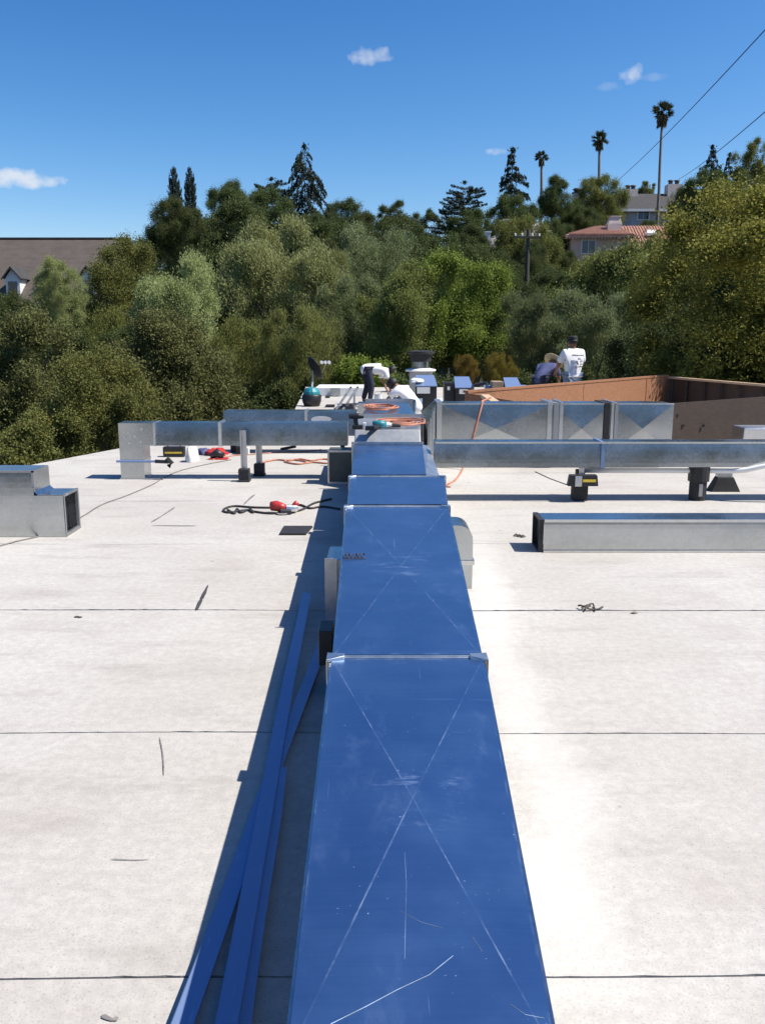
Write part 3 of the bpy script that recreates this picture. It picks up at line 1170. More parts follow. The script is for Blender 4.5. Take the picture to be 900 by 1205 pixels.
# loose duct length lying on the roof, right
YS = G(640, 650).y
ld = thing('loose_duct', (kx(760, YS), YS, 0), 'loose straight galvanized duct lying on the roof at the right with open black end', 'duct')
z1_ = zz(612.5, YS, 640)
xa, xb = kx(638.5, YS, 640), kx(1000, YS)
D = .30
mb = MB()
prof = [(0, 0), (z1_ * .12, .0), (z1_ * .9, 0)]
rows = bow_rows(.004, z1_, -3.5, 8, 8, 3.0)
vs = []
for z, yy in rows:
    vs += [(xa, YS + yy, z), (xb, YS + yy, z)]
mb.add(vs, [(2 * k, 2 * k + 1, 2 * k + 3, 2 * k + 2) for k in range(len(rows) - 1)])
mb.cross((xb, YS + D, .004), (xa, YS + D, .004), (xa, YS + D, z1_), (xb, YS + D, z1_), .006)
mb.cross((xa, YS, z1_), (xb, YS, z1_), (xb, YS + D, z1_), (xa, YS + D, z1_), .004)
mb.add([(xa, YS, .004), (xb, YS, .004), (xb, YS + D, .004), (xa, YS + D, .004)], [(0, 3, 2, 1)])
part(ld, 'duct_body', mb, M['galv'])
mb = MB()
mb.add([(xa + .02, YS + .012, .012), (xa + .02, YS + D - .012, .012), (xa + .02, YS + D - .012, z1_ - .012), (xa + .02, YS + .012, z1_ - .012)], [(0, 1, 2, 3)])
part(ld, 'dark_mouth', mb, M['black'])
mb = MB()
for (ya, yb2, za, zc) in ((YS - .004, YS + .014, .001, z1_ + .006), (YS + D - .014, YS + D + .004, .001, z1_ + .006), (YS + .014, YS + D - .014, .001, .014), (YS + .014, YS + D - .014, z1_ - .008, z1_ + .006)):
    mb.box(xa - .035, xa + .004, ya, yb2, za, zc)
parts(ld, 'end_collar', mb, M['rubber'])
mb = MB()
mb.box(xa + .004, xb, YS - .014, YS - .006, z1_ - .012, z1_ + .010)
mb.box(xa + .004, xb, YS - .014, YS - .006, .002, .018)
parts(ld, 'edge_seam', mb, M['cleat'])

# loose elbow fitting at the left edge
YE = G(78, 632).y
le = thing('elbow_fitting', (kx(20, YE), YE, 0), 'dented galvanized elbow fitting lying on the roof at the left edge', 'duct fitting')
sc = lambda px: kx(px, YE, 632)
DE = G(94, 622).y - YE + .02
hs_, ht_ = zz(583, YE, 60), zz(554.5, YE, 40)
xs = [sc(-42), sc(45), sc(78.5)]
prof = [(xs[0], 0.003), (xs[2], 0.003), (xs[2], hs_), (xs[1] + .03, hs_), (xs[1], hs_ + .03), (xs[1], ht_), (xs[0], ht_)]
n = len(prof)
mb = MB()
mb.add([(x, YE, z) for x, z in prof] + [(x, YE + DE, z) for x, z in prof],
       [(n + 3, n + 2, n + 1, n), (n + 4, n + 3, n), (n + 6, n + 5, n + 4, n)] +
       [(i, i + 1, n + i + 1, n + i) for i in range(n - 1) if i != 1] + [(n - 1, 0, n, 2 * n - 1)])
rows = bow_rows(.003, ht_, -5, 7, 12)
rows = sorted(rows + [(hs_, None)])
rows = [(z, yy if yy is not None else (rows[i - 1][1] + rows[i + 1][1]) / 2) for i, (z, yy) in enumerate(rows)]
vs, fs = [], []
for i, (z, yy) in enumerate(rows):
    xr_ = xs[2] if z <= hs_ + 1e-6 else xs[1]
    vs += [(xs[0], YE - .004 + yy, z), (xs[1], YE - .004 + yy, z), (xr_, YE - .004 + yy, z)]
for i in range(len(rows) - 1):
    q = 3 * i
    fs.append((q, q + 1, q + 4, q + 3))
    if rows[i + 1][0] <= hs_ + 1e-6:
        fs.append((q + 1, q + 2, q + 5, q + 4))
mb.add(vs, fs)
part(le, 'elbow_body', mb, M['galv'])
mb = MB()
x = xs[2]
for (ya, yb2, za, zc) in ((YE - .003, YE + .022, .002, hs_ + .003), (YE + DE - .022, YE + DE + .003, .002, hs_ + .003), (YE + .022, YE + DE - .022, .002, .03), (YE + .022, YE + DE - .022, hs_ - .016, hs_ + .003)):
    mb.box(x - .02, x + .004, ya, yb2, za, zc)
parts(le, 'end_collar', mb, M['galv_dull'])
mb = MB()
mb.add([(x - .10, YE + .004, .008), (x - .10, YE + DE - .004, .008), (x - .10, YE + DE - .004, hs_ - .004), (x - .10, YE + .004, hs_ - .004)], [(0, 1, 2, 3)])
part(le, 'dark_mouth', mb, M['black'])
mb = MB()
for (a, b) in ((38, 587), (29, 598), (50, 594), (41, 607), (20, 611), (30, 618)):
    p = AT(a, b, YE)
    mb.lathe((0, 0, 0), [(.012, 0), (.010, .008), (.004, .013)], 9)
    k = 27
    mb.v[-k:] = [(p.x + v[0], YE - v[2], p.z + v[1]) for v in mb.v[-k:]]
parts(le, 'rivet', mb, M['cleat'], smooth=True)
mb = MB()
mb.box(xs[1] - .012, xs[1] + .006, YE - .006, YE + .01, hs_ + .03, ht_ + .004)
mb.box(xs[1] + .03, xs[2], YE - .006, YE + .01, hs_ - .01, hs_ + .005)
mb.box(xs[0], xs[1] + .006, YE - .006, YE + .02, ht_ - .012, ht_ + .006)
mb.box(sc(42), sc(45.5), YE - .004, YE - .001, .004, .12)
parts(le, 'edge_seam', mb, M['galv_dull'])

# blue film-covered metal strips in the shade of the trunk
def strip(label, far, near, z0, z1, w, lip):
    a, b = G(*far, z0), G(*near, z1)
    b = b + (b - a).normalized() * .55
    d = (b - a).normalized()
    s = d.cross(Vector((0, 0, 1))).normalized()
    t = thing('metal_strip', ((a + b) / 2), label, 'metal strip', 'blue metal strips in the shade of the trunk duct')
    u = Vector((0, 0, 1))
    N = 14
    mb = MB()
    L1, L2, L3 = [], [], []
    for k in range(N + 1):
        p = a.lerp(b, k / N) + u * (.004 * math.sin(k * .9 + z0 * 50)) + s * (.004 * math.sin(k * .5 + w * 90))
        L1.append(p - s * w / 2 + u * .0)
        L2.append(p + s * w / 2 + u * .006)
        L3.append(p + s * (w / 2 + .001) - u * lip)
    th = u * .003
    vs = L1 + L2 + [p + th for p in L1] + [p + th for p in L2]
    m = N + 1
    fs = []
    for k in range(N):
        fs += [(k, m + k, m + k + 1, k + 1), (2 * m + k, 2 * m + k + 1, 3 * m + k + 1, 3 * m + k),
               (k, k + 1, 2 * m + k + 1, 2 * m + k), (m + k, 3 * m + k, 3 * m + k + 1, m + k + 1)]
    fs += [(0, 2 * m, 3 * m, m), (N, m + N, 3 * m + N, 2 * m + N)]
    mb.add(vs, fs)
    part(t, 'face_flange', mb, M['strip'])
    mb = MB()
    vs = L2 + L3 + [p + s * .003 for p in L2] + [p + s * .003 for p in L3]
    mb.add(vs, fs)
    part(t, 'side_flange', mb, M['strip'])
    return t


strip('wide blue metal strip lying on top, its square end nearest the trunk cleat', (360.5, 698), (266, 1205), .075, .05, .052, .02)
strip('narrow blue metal strip slanting from under the trunk to the sunlit lower left', (389, 733), (214, 1205), .03, .035, .052, .02)
strip('thin blue metal strip half hidden under the wide strip, right of the others', (331, 905), (288, 1205), .035, .03, .040, .02)

# ------------------------------------------------------------------ cords, tools and loose things on the roof
def cord(name, label, pix, r, mat, z=None, world=None, cat='cord', sub=6):
    mb = MB()
    pts = world or [p + Vector((0, 0, 0)) for p in gpath(pix, r if z is None else z, sub)]
    mb.tube(pts, r, 6)
    return tag(mb.build(name, M[mat], smooth=True), label, cat)


cord('extension_cord', 'thin dark cord snaking across the roof from the elbow to the left duct', [(-20, 648), (20, 637), (60, 627), (97, 608), (120, 594), (150, 583), (180, 570), (193, 562), (215, 553), (250, 545), (272, 541)], .006, 'greycable')
cord('extension_cord', 'black cord coiled around the red grinder left of the trunk', [(400, 599), (380, 596), (365, 598), (352, 594), (330, 597), (300, 597), (275, 595.5), (263, 600), (270, 603), (290, 600), (300, 602), (320, 604), (345, 602), (357, 599), (370, 592), (390, 587)], .011, 'cable')
cord('extension_cord', 'black cord clump at the left end of the grinder coil', [(268, 600), (276, 604), (279, 599), (284, 603), (292, 600), (298, 603), (294, 598)], .012, 'cable', cat='cord')
cord('extension_cord', 'orange cord bundle on the roof behind the left duct', [(305, 545), (325, 541), (340, 542), (352, 540), (366, 542), (380, 540), (392, 542), (386, 545), (368, 544), (350, 546), (335, 543), (345, 541), (360, 543)], .012, 'orange')
cord('extension_cord', 'single orange cord lying left of the strut posts', [(250, 541), (275, 536), (300, 534.5), (330, 532), (360, 531), (378, 529)], .008, 'orange')
# orange cord hanging over the wide duct
pA = AT(580, 470, YB + .5)
pts = [AT(577, 468, YB + .6), Vector((kx(569, YB, 474), YB + .2, zt3 + .025)), Vector((kx(566.5, YB, 476), YB - .05, zt3 + .0)), AT(561, 498, YB - .06), AT(556, 518, YB - .10), AT(548, 540, YB - .5)]
pts[-1] = G(544, 552, .01)
pts += gpath([(541, 558), (534, 566), (524, 571), (520, 572), (530, 573)], .008, 4)
mb = MB()
mb.tube(pts, .012, 6)
tag(mb.build('extension_cord', M['orange'], smooth=True), 'orange cord hanging over the front of the tall cross-broken duct', 'cord')


# grinder
def grinder():
    c = G(331, 604)
    t = thing('angle_grinder', c, 'red angle grinder lying on the roof beside its cord', 'power tool')
    mb = MB()
    mb.tube([c + Vector((-.10, .03, .065)), c + Vector((-.05, .02, .07)), c + Vector((.0, 0, .06)), c + Vector((.05, -.01, .05))], [.045, .052, .046, .034], 10)
    part(t, 'motor_body', mb, M['red'], smooth=True)
    mb = MB()
    mb.tube([c + Vector((.05, -.01, .05)), c + Vector((.12, -.0, .045)), c + Vector((.15, .02, .045))], [.04, .036, .03], 10)
    mb.cyl(c + Vector((.02, -.05, .01)), c + Vector((.02, -.05, .02)), .06, n=16)
    part(t, 'gear_head', mb, M['alum'])
    mb = MB()
    mb.tube([c + Vector((.10, .05, .03)), c + Vector((.13, .08, .07)), c + Vector((.15, .09, .09))], [.022, .03, .03], 8)
    part(t, 'side_handle', mb, M['red'], smooth=True)
    mb = MB()
    mb.cyl(c + Vector((.0, -.07, .03)), c + Vector((.1, -.05, .02)), .03, n=10)
    part(t, 'guard', mb, M['black'])


grinder()
# thin dark plate standing in for a bump of the trunk shadow
a = G(330, 626)
mb = MB()
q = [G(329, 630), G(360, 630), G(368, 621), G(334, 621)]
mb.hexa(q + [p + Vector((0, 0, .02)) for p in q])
tag(mb.build('pad_or_shade_plate', M['rubber'], bevel=.005), 'flat dark plate standing in for a bump of the trunk shadow', 'pad')


def level(px0, px1, py0, py1, label):
    c = G((px0 + px1) / 2, py1)
    t = thing('tool_case', c, label, 'tool case')
    Y = c.y
    xa, xb = kx(px0, Y, py1), kx(px1, Y, py1)
    h = zz(py0, Y)
    mb = MB()
    mb.box(xa, xb, Y, Y + .12, 0, h)
    part(t, 'case', mb, M['black'], bevel=.012)
    mb = MB()
    mb.box(xa + .03, xb - .03, Y - .005, Y - .001, h * .35, h * .52)
    part(t, 'stripe', mb, M['yellow'])
    mb = MB()
    mb.tube([(xa + .06, Y + .06, h - .005), (xa + .07, Y + .06, h + .03), (xb - .07, Y + .06, h + .03), (xb - .06, Y + .06, h - .005)], .01, 6)
    part(t, 'handle', mb, M['black'])


level(192, 217, 526, 538, 'black tool case with yellow stripe seen under the left duct')


def lump(name, label, cat, px, py, rx, ry, rz, mat, seed, group=None):
    c = G(px, py)
    r_ = np.random.default_rng(seed)
    mb = MB()
    nu, nv = 14, 8
    ph = r_.random(6) * 6
    vs = []
    for j in range(nv + 1):
        b = j / nv * math.pi / 2
        for i in range(nu):
            a = 2 * math.pi * i / nu
            k = 1 + .22 * math.sin(3 * a + ph[0]) * math.cos(b) + .16 * math.sin(5 * a + 4 * b + ph[1]) + .08 * r_.normal()
            vs.append((rx * k * math.cos(a) * math.cos(b), ry * k * math.sin(a) * math.cos(b), rz * k * math.sin(b) + .002))
    fs = [(j * nu + i, j * nu + (i + 1) % nu, (j + 1) * nu + (i + 1) % nu, (j + 1) * nu + i) for j in range(nv) for i in range(nu)]
    mb.add(vs, fs)
    o = mb.build(name, M[mat], smooth=True)
    o.location = c
    return tag(o, label, cat, group)


lump('plastic_bag', 'crumpled white plastic bag under the left branch duct', 'bag', 226, 543, .09, .1, .19, 'white', 3)
lump('plastic_bag', 'red and flat bag lying behind the white plastic bag', 'bag', 255, 535.5, .17, .15, .09, 'red', 5)
lump('cloth_bundle', 'dark blue cloth bundle left of the red bag', 'bundle', 240, 534.5, .10, .12, .08, 'blueshirt', 9)
rs = thing('circular_saw', G(257, 540.5), 'red and black saw lying in front of the red bag', 'power tool')
c = G(257, 540.5)
mb = MB()
mb.tube([c + Vector((-.1, 0, .04)), c + Vector((-.02, 0, .09)), c + Vector((.08, 0, .05))], [.04, .06, .04], 10)
part(rs, 'motor_body', mb, M['black'], smooth=True)
mb = MB()
mb.hexa([c + Vector(v) for v in ((-.13, -.06, .005), (.14, -.06, .005), (.14, .08, .005), (-.13, .08, .005), (-.12, -.05, .02), (.12, -.05, .02), (.12, .07, .02), (-.12, .07, .02))])
part(rs, 'base_plate', mb, M['red'])
bk = thing('tool_box', G(284, 535), 'small black tool box behind the strut posts on the left', 'tool box')
c = G(284, 535)
mb = MB()
mb.box(c.x - .07, c.x + .04, c.y, c.y + .16, 0, .12)
part(bk, 'box', mb, M['black'], bevel=.012)
mb = MB()
mb.box(c.x + .042, c.x + .11, c.y, c.y + .1, 0, .1)
part(bk, 'charger', mb, M['white'], bevel=.008)
mb = MB()
c = G(335, 531)
mb.bar(c + Vector((-.06, 0, .03)), c + Vector((.16, .1, .06)), .04, .04)
tag(mb.build('hand_tool', M['black'], bevel=.01), 'small black hand tool on the roof behind the left duct', 'tool')


# things on the plenum: drill, battery tool, coil
def on_plenum(px, py):
    return G(px, py, PZ)


c = on_plenum(419, 508)
t_ = thing('battery_tool', c, 'black battery impact tool standing on the left edge of the plenum', 'power tool')
mb = MB()
c = Vector((PX0 + .06, py0 + .33, PZ))
t_.location = c
mb.box(c.x - .07, c.x + .05, c.y - .04, c.y + .04, c.z + .002, c.z + .05)
part(t_, 'battery', mb, M['black'], bevel=.01)
mb = MB()
mb.hexa([c + Vector(v) for v in ((-.05, -.025, .05), (0, -.025, .05), (0, .025, .05), (-.05, .025, .05), (-.06, -.025, .13), (-.01, -.025, .13), (-.01, .025, .13), (-.06, .025, .13))])
mb.tube([c + Vector((-.11, 0, .15)), c + Vector((.0, 0, .15)), c + Vector((.06, 0, .145))], [.03, .035, .022], 10)
part(t_, 'tool_body', mb, M['black'], bevel=.006)
mb = MB()
mb.box(c.x + .052, c.x + .085, c.y - .03, c.y + .03, c.z + .01, c.z + .075)
part(t_, 'charge_plate', mb, M['white'], bevel=.004)
c = Vector((PX0 + .32, py0 + .36, PZ))
t_ = thing('cordless_drill', c, 'teal cordless drill lying on top of the plenum', 'power tool')
mb = MB()
mb.tube([c + Vector((-.10, -.0, .05)), c + Vector((-.02, 0, .055)), c + Vector((.06, 0, .05))], [.038, .05, .036], 10)
part(t_, 'drill_body', mb, M['teal'], smooth=True)
mb = MB()
mb.tube([c + Vector((-.03, -.03, .03)), c + Vector((-.10, -.14, .025))], [.03, .026], 8)
mb.box(c.x - .18, c.x - .08, c.y - .20, c.y - .12, c.z + .002, c.z + .05)
part(t_, 'grip', mb, M['black'])
mb = MB()
mb.tube([c + Vector((.06, 0, .05)), c + Vector((.12, 0, .05))], [.03, .018], 8)
part(t_, 'chuck', mb, M['white'])
t_ = thing('tin_snips', Vector((PX0 + .5, py0 + .42, PZ)), 'pair of metal snips lying on the plenum right of the drill', 'hand tool')
c = t_.location.copy()
mb = MB()
mb.bar(c + Vector((.04, 0, .02)), c + Vector((.24, -.06, .012)), .016, .012)
mb.bar(c + Vector((.04, -.03, .02)), c + Vector((.24, .02, .012)), .016, .012)
parts(t_, 'blade', mb, M['alum'])
mb = MB()
mb.bar(c + Vector((-.12, -.04, .03)), c + Vector((.04, -.02, .03)), .04, .03)
mb.bar(c + Vector((-.12, .02, .03)), c + Vector((.04, -.0, .03)), .04, .03)
parts(t_, 'handle', mb, M['black'], bevel=.008)


def coil(c, rx, ry, turns, r, seed):
    r_ = np.random.default_rng(seed)
    pts = []
    for k in range(turns * 12):
        a = 2 * math.pi * k / 12
        j = 1 + .22 * math.sin(k * .37 + seed) + .16 * math.sin(k * .083 + 2 * seed) + .06 * r_.normal()
        pts.append(Vector((c[0] + rx * j * math.cos(a), c[1] + ry * j * math.sin(a), c[2] + r + r * 1.1 * (k // 12) * .7)))
    return pts


cord('extension_cord', 'orange cord coiled on top of the plenum behind the tools', None, .009, 'orange', world=coil((PX1 - .24, 10.5, PZ), .25, .30, 5, .009, 2))
cord('extension_cord', 'second orange cord coil on the far end of the trunk', None, .009, 'orange', world=coil((PX0 + .32, pb + .8, PZ + .058), .20, .34, 5, .009, 5))

# twigs, leaf
mb = MB()
for pts in ([(680, 714), (692, 718), (709, 715)], [(688, 719), (697, 712), (700, 719)], [(684, 717), (694, 714)]):
    mb.tube([p + Vector((0, 0, .008 + .01 * math.sin(i))) for i, p in enumerate(gpath(pts, 0.008, 3))], .006, 5)
tag(mb.build('dry_twig', M['bark']), 'dry forked twig on the roof seam right of the trunk', 'twig')
mb = MB()
for a in range(3):
    p = G(607 + a * 4, 631 + a * .7)
    mb.add([p + Vector((-.03, 0, .005)), p + Vector((0, -.02, .02)), p + Vector((.03, .0, .006)), p + Vector((0, .02, .022))], [(0, 1, 2), (0, 2, 3)])
tag(mb.build('dry_leaf', M['bark']), 'curled brown leaf left of the loose duct end', 'leaf')
p = G(746, 722)
mb = MB()
mb.add([p + Vector((-.03, 0, .005)), p + Vector((0, -.015, .015)), p + Vector((.03, .0, .006)), p + Vector((0, .015, .012))], [(0, 1, 2), (0, 2, 3)])
tag(mb.build('dry_leaf', M['cardboard']), 'pale tan leaf on the seam right of the twig', 'leaf')

# ------------------------------------------------------------------ wooden curb on the right
cb = thing('wooden_curb', (5, 14, 0), 'large open wooden curb box of reddish plywood on the right', 'curb')
# near panel, top edge rises slightly to the right
Ya, Yb = 12.2, 12.75
zA, zB_ = AT(790, 474.5, Ya).z, AT(900, 466.5, Yb).z
xA, xB = kx(790, Ya), kx(900, Yb)
sl = (zB_ - zA) / (xB - xA)
dy = (Yb - Ya) / (xB - xA)
xs0, xs1 = kx(590, Ya), 7.9
segs = np.linspace(xs0, xs1, 4)
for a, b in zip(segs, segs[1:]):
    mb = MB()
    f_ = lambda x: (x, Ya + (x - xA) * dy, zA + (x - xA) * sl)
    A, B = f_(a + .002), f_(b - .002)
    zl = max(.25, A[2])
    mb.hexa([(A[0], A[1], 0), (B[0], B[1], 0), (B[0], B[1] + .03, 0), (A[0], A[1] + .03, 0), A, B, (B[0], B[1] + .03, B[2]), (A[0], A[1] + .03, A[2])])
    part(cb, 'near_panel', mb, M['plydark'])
mb = MB()
for (a, b) in ((796, 489), (803, 501), (827, 501)):
    p = AT(a, b, Ya + (kx(a, Ya) - xA) * dy - .004)
    mb.cyl((p.x, p.y + .002, p.z), (p.x, p.y - .012, p.z), .022, n=10)
parts(cb, 'dark_knot', mb, M['black'])
# far board
fa, fb = AT(550, 462.5, 13.4), AT(786, 443, 18.4)
d = fb - fa
d.z = 0
nn = Vector((-d.y, d.x, 0)).normalized()
for k0, k1 in ((0, .5), (.502, 1)):
    A, B = fa.lerp(fb, k0), fa.lerp(fb, k1)
    mb = MB()
    A0, B0 = Vector((A.x, A.y, 0)), Vector((B.x, B.y, 0))
    w = nn * .05
    mb.hexa([A0, B0, B0 + w, A0 + w, A, B, B + w, A + w])
    part(cb, 'far_board', mb, M['ply'])
mb = MB()
w = nn * .09
u = Vector((0, 0, .012))
mb.hexa([fa - nn * .01 + u * .1, fb - nn * .01 + u * .1, fb + w + u * .1, fa + w + u * .1, fa - nn * .01 + u * 3, fb - nn * .01 + u * 3, fb + w + u * 3, fa + w + u * 3])
part(cb, 'top_plate', mb, M['ply'])
for k in (.86, .93):
    P = fa.lerp(fb, k) - nn * .012
    dd = d.normalized() * .02
    mb = MB()
    mb.hexa([Vector((q.x, q.y, 0)) for q in (P - dd, P + dd, P + dd + nn * .01, P - dd + nn * .01)] + [q + Vector((0, 0, -.01)) for q in (P - dd, P + dd, P + dd + nn * .01, P - dd + nn * .01)])
    part(cb, 'stud', mb, M['ply'])
# right-hand return with pale top plate and studs
ra, rb = fb + Vector((-.02, -.02, .0)), AT(925, 454.5, 15.6)
mb = MB()
e = Vector((.1, .06, 0))
mb.hexa([ra - Vector((0, 0, .04)), rb - Vector((0, 0, .04)), rb + e - Vector((0, 0, .04)), ra + e - Vector((0, 0, .04)), ra, rb, rb + e, ra + e])
part(cb, 'return_plate', mb, M['stud'])
mb = MB()
e2 = Vector((.13, .08, 0))
A, B = ra.lerp(rb, -.05) + e2 * .6 - Vector((0, 0, .05)), rb + e2 - Vector((0, 0, .05))
mb.hexa([Vector((A.x, A.y, 0)), Vector((B.x, B.y, 0)), Vector((B.x + .03, B.y + .02, 0)), Vector((A.x + .03, A.y + .02, 0)), A, B, B + Vector((.03, .02, 0)), A + Vector((.03, .02, 0))])
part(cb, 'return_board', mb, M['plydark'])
for k in (.02, .16, .32, .47, .62, .8, .95):
    P = ra.lerp(rb, k)
    mb = MB()
    mb.box(P.x + .02, P.x + .07, P.y - .02, P.y + .03, 0, P.z - .042)
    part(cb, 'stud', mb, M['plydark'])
# corner brace block at the left end
mb = MB()
A, B = AT(570, 466, 13.0), AT(583, 474.5, 12.2)
mb.bar(A, B, .12, .05)
part(cb, 'corner_brace', mb, M['stud'])
mb = MB()
A = fa - nn * 1.0
mb.hexa([(fa.x, fa.y, 0), Vector((fa.x, fa.y, 0)) - nn * 1.1, Vector((fa.x + .04, fa.y, 0)) - nn * 1.1, (fa.x + .04, fa.y, 0),
         fa, fa - nn * 1.1 - Vector((0, 0, .1)), fa + Vector((.04, 0, 0)) - nn * 1.1 - Vector((0, 0, .1)), fa + Vector((.04, 0, 0))])
part(cb, 'end_board', mb, M['ply'])
# white bin at the right edge
Yc = 11.6
mb = MB()
xa = kx(873, Yc)
mb.hexa([(xa - .02, Yc, 0), (xa + .6, Yc, 0), (xa + .6, Yc + .4, 0), (xa - .02, Yc + .4, 0), (xa, Yc, zz(503.5, Yc, 880)), (xa + .6, Yc, zz(503.5, Yc, 880)), (xa + .6, Yc + .4, zz(503.5, Yc, 880)), (xa, Yc + .4, zz(503.5, Yc, 880))])
tag(mb.build('metal_box', M['alum'], bevel=.015), 'pale metal box at the right edge in front of the dark plywood', 'box')

# ------------------------------------------------------------------ far end of the roof: equipment and boxes
def pbox(name, label, cat, px0, px1, py0, Y, depth, mat, lid=None, sticker=None, group=None, tilt=.0, z0=0.):
    xa, xb = kx(px0, Y, py0), kx(px1, Y, py0)
    t = thing(name, ((xa + xb) / 2, Y, 0), label, cat, group)
    h = zz(py0, Y, (px0 + px1) / 2)
    if lid:
        hl = zz(lid, Y, (px0 + px1) / 2)
    else:
        hl = h
    mb = MB()
    mb.box(xa, xb, Y, Y + depth, z0, hl)
    part(t, 'box_body', mb, M[mat], bevel=.01)
    if lid:
        mb = MB()
        s = (xb - xa) * .10
        # slanted film-covered flap rising to the back
        A = [(xa - .01, Y - .012, hl + .002), (xb + .01, Y - .012, hl + .002), (xb + .01 - s, Y + depth, h), (xa - .01 + s * .5, Y + depth, h)]
        A = [Vector(a) for a in A]
        mb.hexa(A + [a + Vector((0, -.01, .02)) for a in A])
        part(t, 'blue_lid', mb, M['strip'])
    if sticker:
        mb = MB()
        s0, s1, s2, s3 = sticker
        mb.box(kx(s0, Y), kx(s1, Y), Y - .02, Y - .004, zz(s3, Y, s0), zz(s2, Y, s0))
        part(t, 'white_flap', mb, M['paper'])
    return t


YF = 20.0
pbox('duct_stub', 'black box with blue top right behind the crouching man', 'duct fitting', 489, 514, 443.5, YF, .5, 'black', 455, (490, 505, 455.5, 463))
pbox('duct_stub', 'tall black box left of the blue lidded one, beside the wide duct', 'duct fitting', 523, 535, 450.5, YF + .2, .5, 'black', None, (525, 528, 455, 459))
pbox('duct_stub', 'black box with big blue lid and white flap, left of the curb', 'duct fitting', 536, 556, 445.5, YF, .6, 'black', 457, (539, 549, 458, 463.5))
pbox('duct_stub', 'small blue topped box behind the tilted dark frame', 'duct fitting', 571, 581, 455, YF + .6, .4, 'black', 460)
pbox('carton', 'tan carton between the blue topped boxes', 'carton', 579, 592, 449, YF + .5, .4, 'cardboard')
pbox('duct_stub', 'rightmost tall box with blue sloping top behind the curb end', 'duct fitting', 595.5, 614, 446.5, YF + .3, .6, 'black', 458)
pbox('duct_stub', 'low blue topped box right of the rightmost tall box', 'duct fitting', 614.5, 622, 455, YF + .5, .4, 'black', 458)
# tilted dark frame
fr = thing('tilted_offcut', (kx(564, YF), YF, 0), 'tilted dark blue frame leaning between boxes', 'frame')
q = [AT(556, 454, YF - .1), AT(573, 450.5, YF - .1), AT(572, 461, YF - .2), AT(556, 464, YF - .2)]
for a, b in zip(q, q[1:] + q[:1]):
    mb = MB()
    mb.bar(a, b, .06, .06, up=(0, 1, .1))
    part(fr, 'rail', mb, M['navy'])
mb = MB()
mb.box(kx(557, YF), kx(572, YF), YF, YF + .4, 0, zz(463, YF, 560))
part(fr, 'base', mb, M['black'])
lump('cloth_rag', 'white rag draped on the blue top behind the crouching man', 'rag', 487, 470, .15, .12, .08, 'rag', 12)
rag = bpy.context.scene.objects['cloth_rag']
rag.location = AT(489, 449.5, YF + .1)
lump('plastic_sheet', 'white plastic sheet scrap on the roof by the black boxes', 'sheet', 520, 474, .3, .2, .10, 'rag', 14)

# roof exhaust fan
YV = 27.0
ev = thing('exhaust_fan', (kx(494, YV), YV, 0), 'roof exhaust fan with dark flat cap and white flange near the far edge', 'exhaust fan')
ex = kx(494, YV)
rz = lambda py: zz(py, YV, 494)
k = YV / F
mb = MB()
mb.box(ex - 13 * k, ex + 13 * k, YV - .35, YV + .35, 0, rz(437))
part(ev, 'base_curb', mb, M['galv_dull'], bevel=.02)
mb = MB()
mb.lathe((ex, YV, 0), [(17 * k, rz(437)), (18 * k, rz(435.8)), (17 * k, rz(434.5)), (10 * k, rz(433))], 24)
part(ev, 'flange', mb, M['white'], smooth=False)
mb = MB()
mb.lathe((ex, YV, 0), [(10.5 * k, rz(432.5)), (10.5 * k, rz(425))], 20)
part(ev, 'neck', mb, M['galv'], smooth=False)
mb = MB()
mb.lathe((ex, YV, 0), [(12 * k, rz(425.5)), (12.5 * k, rz(417)), (16 * k, rz(415.5)), (16 * k, rz(413.5)), (8 * k, rz(412.3))], 24)
part(ev, 'fan_cap', mb, M['rubber'])

# satellite dish
YD = 24.0
ds = thing('satellite_dish', (kx(370, YD), YD, 0), 'dark satellite dish on a mast at the left far corner', 'satellite dish')
c = AT(369, 434, YD)
ax = Vector((.75, .35, .40)).normalized()
side = ax.cross(Vector((0, 0, 1))).normalized()
upv = side.cross(ax)
mb = MB()
vs, fs = [], []
nr_, na = 5, 22
for i in range(nr_ + 1):
    for j in range(na):
        a = 2 * math.pi * j / na
        r = .34 * i / nr_
        vs.append(c + side * r * math.cos(a) * 1.1 + upv * r * math.sin(a) + ax * (r * r * .5))
b0 = len(vs)
vs += [v - ax * .02 for v in vs]
for i in range(nr_):
    for j in range(na):
        p, q = i * na + j, i * na + (j + 1) % na
        fs += [(p, q, q + na, p + na), (b0 + p + na, b0 + q + na, b0 + q, b0 + p)]
for j in range(na):
    p, q = nr_ * na + j, nr_ * na + (j + 1) % na
    fs.append((p, q, b0 + q, b0 + p))
mb.add(vs, fs)
part(ds, 'reflector', mb, M['rubber'], smooth=True)
mb = MB()
mb.tube([(c.x - .03, YD + .02, 0), (c.x - .03, YD + .02, c.z - .05), c - ax * .03], .03, 8)
part(ds, 'mast', mb, M['galv_dull'])
lnb = AT(383, 427, YD - .35)
mb = MB()
mb.tube([c - upv * .3 + ax * .05, lnb - Vector((0, 0, .04))], .014, 6)
part(ds, 'feed_arm', mb, M['galv_dull'])
for dx in (-.1, 0, .1):
    mb = MB()
    mb.cyl(lnb + Vector((dx - .0, .06, 0)), lnb + Vector((dx, -.05, .02)), .04, .045, 10)
    part(ds, 'receiver_horn', mb, M['white'])

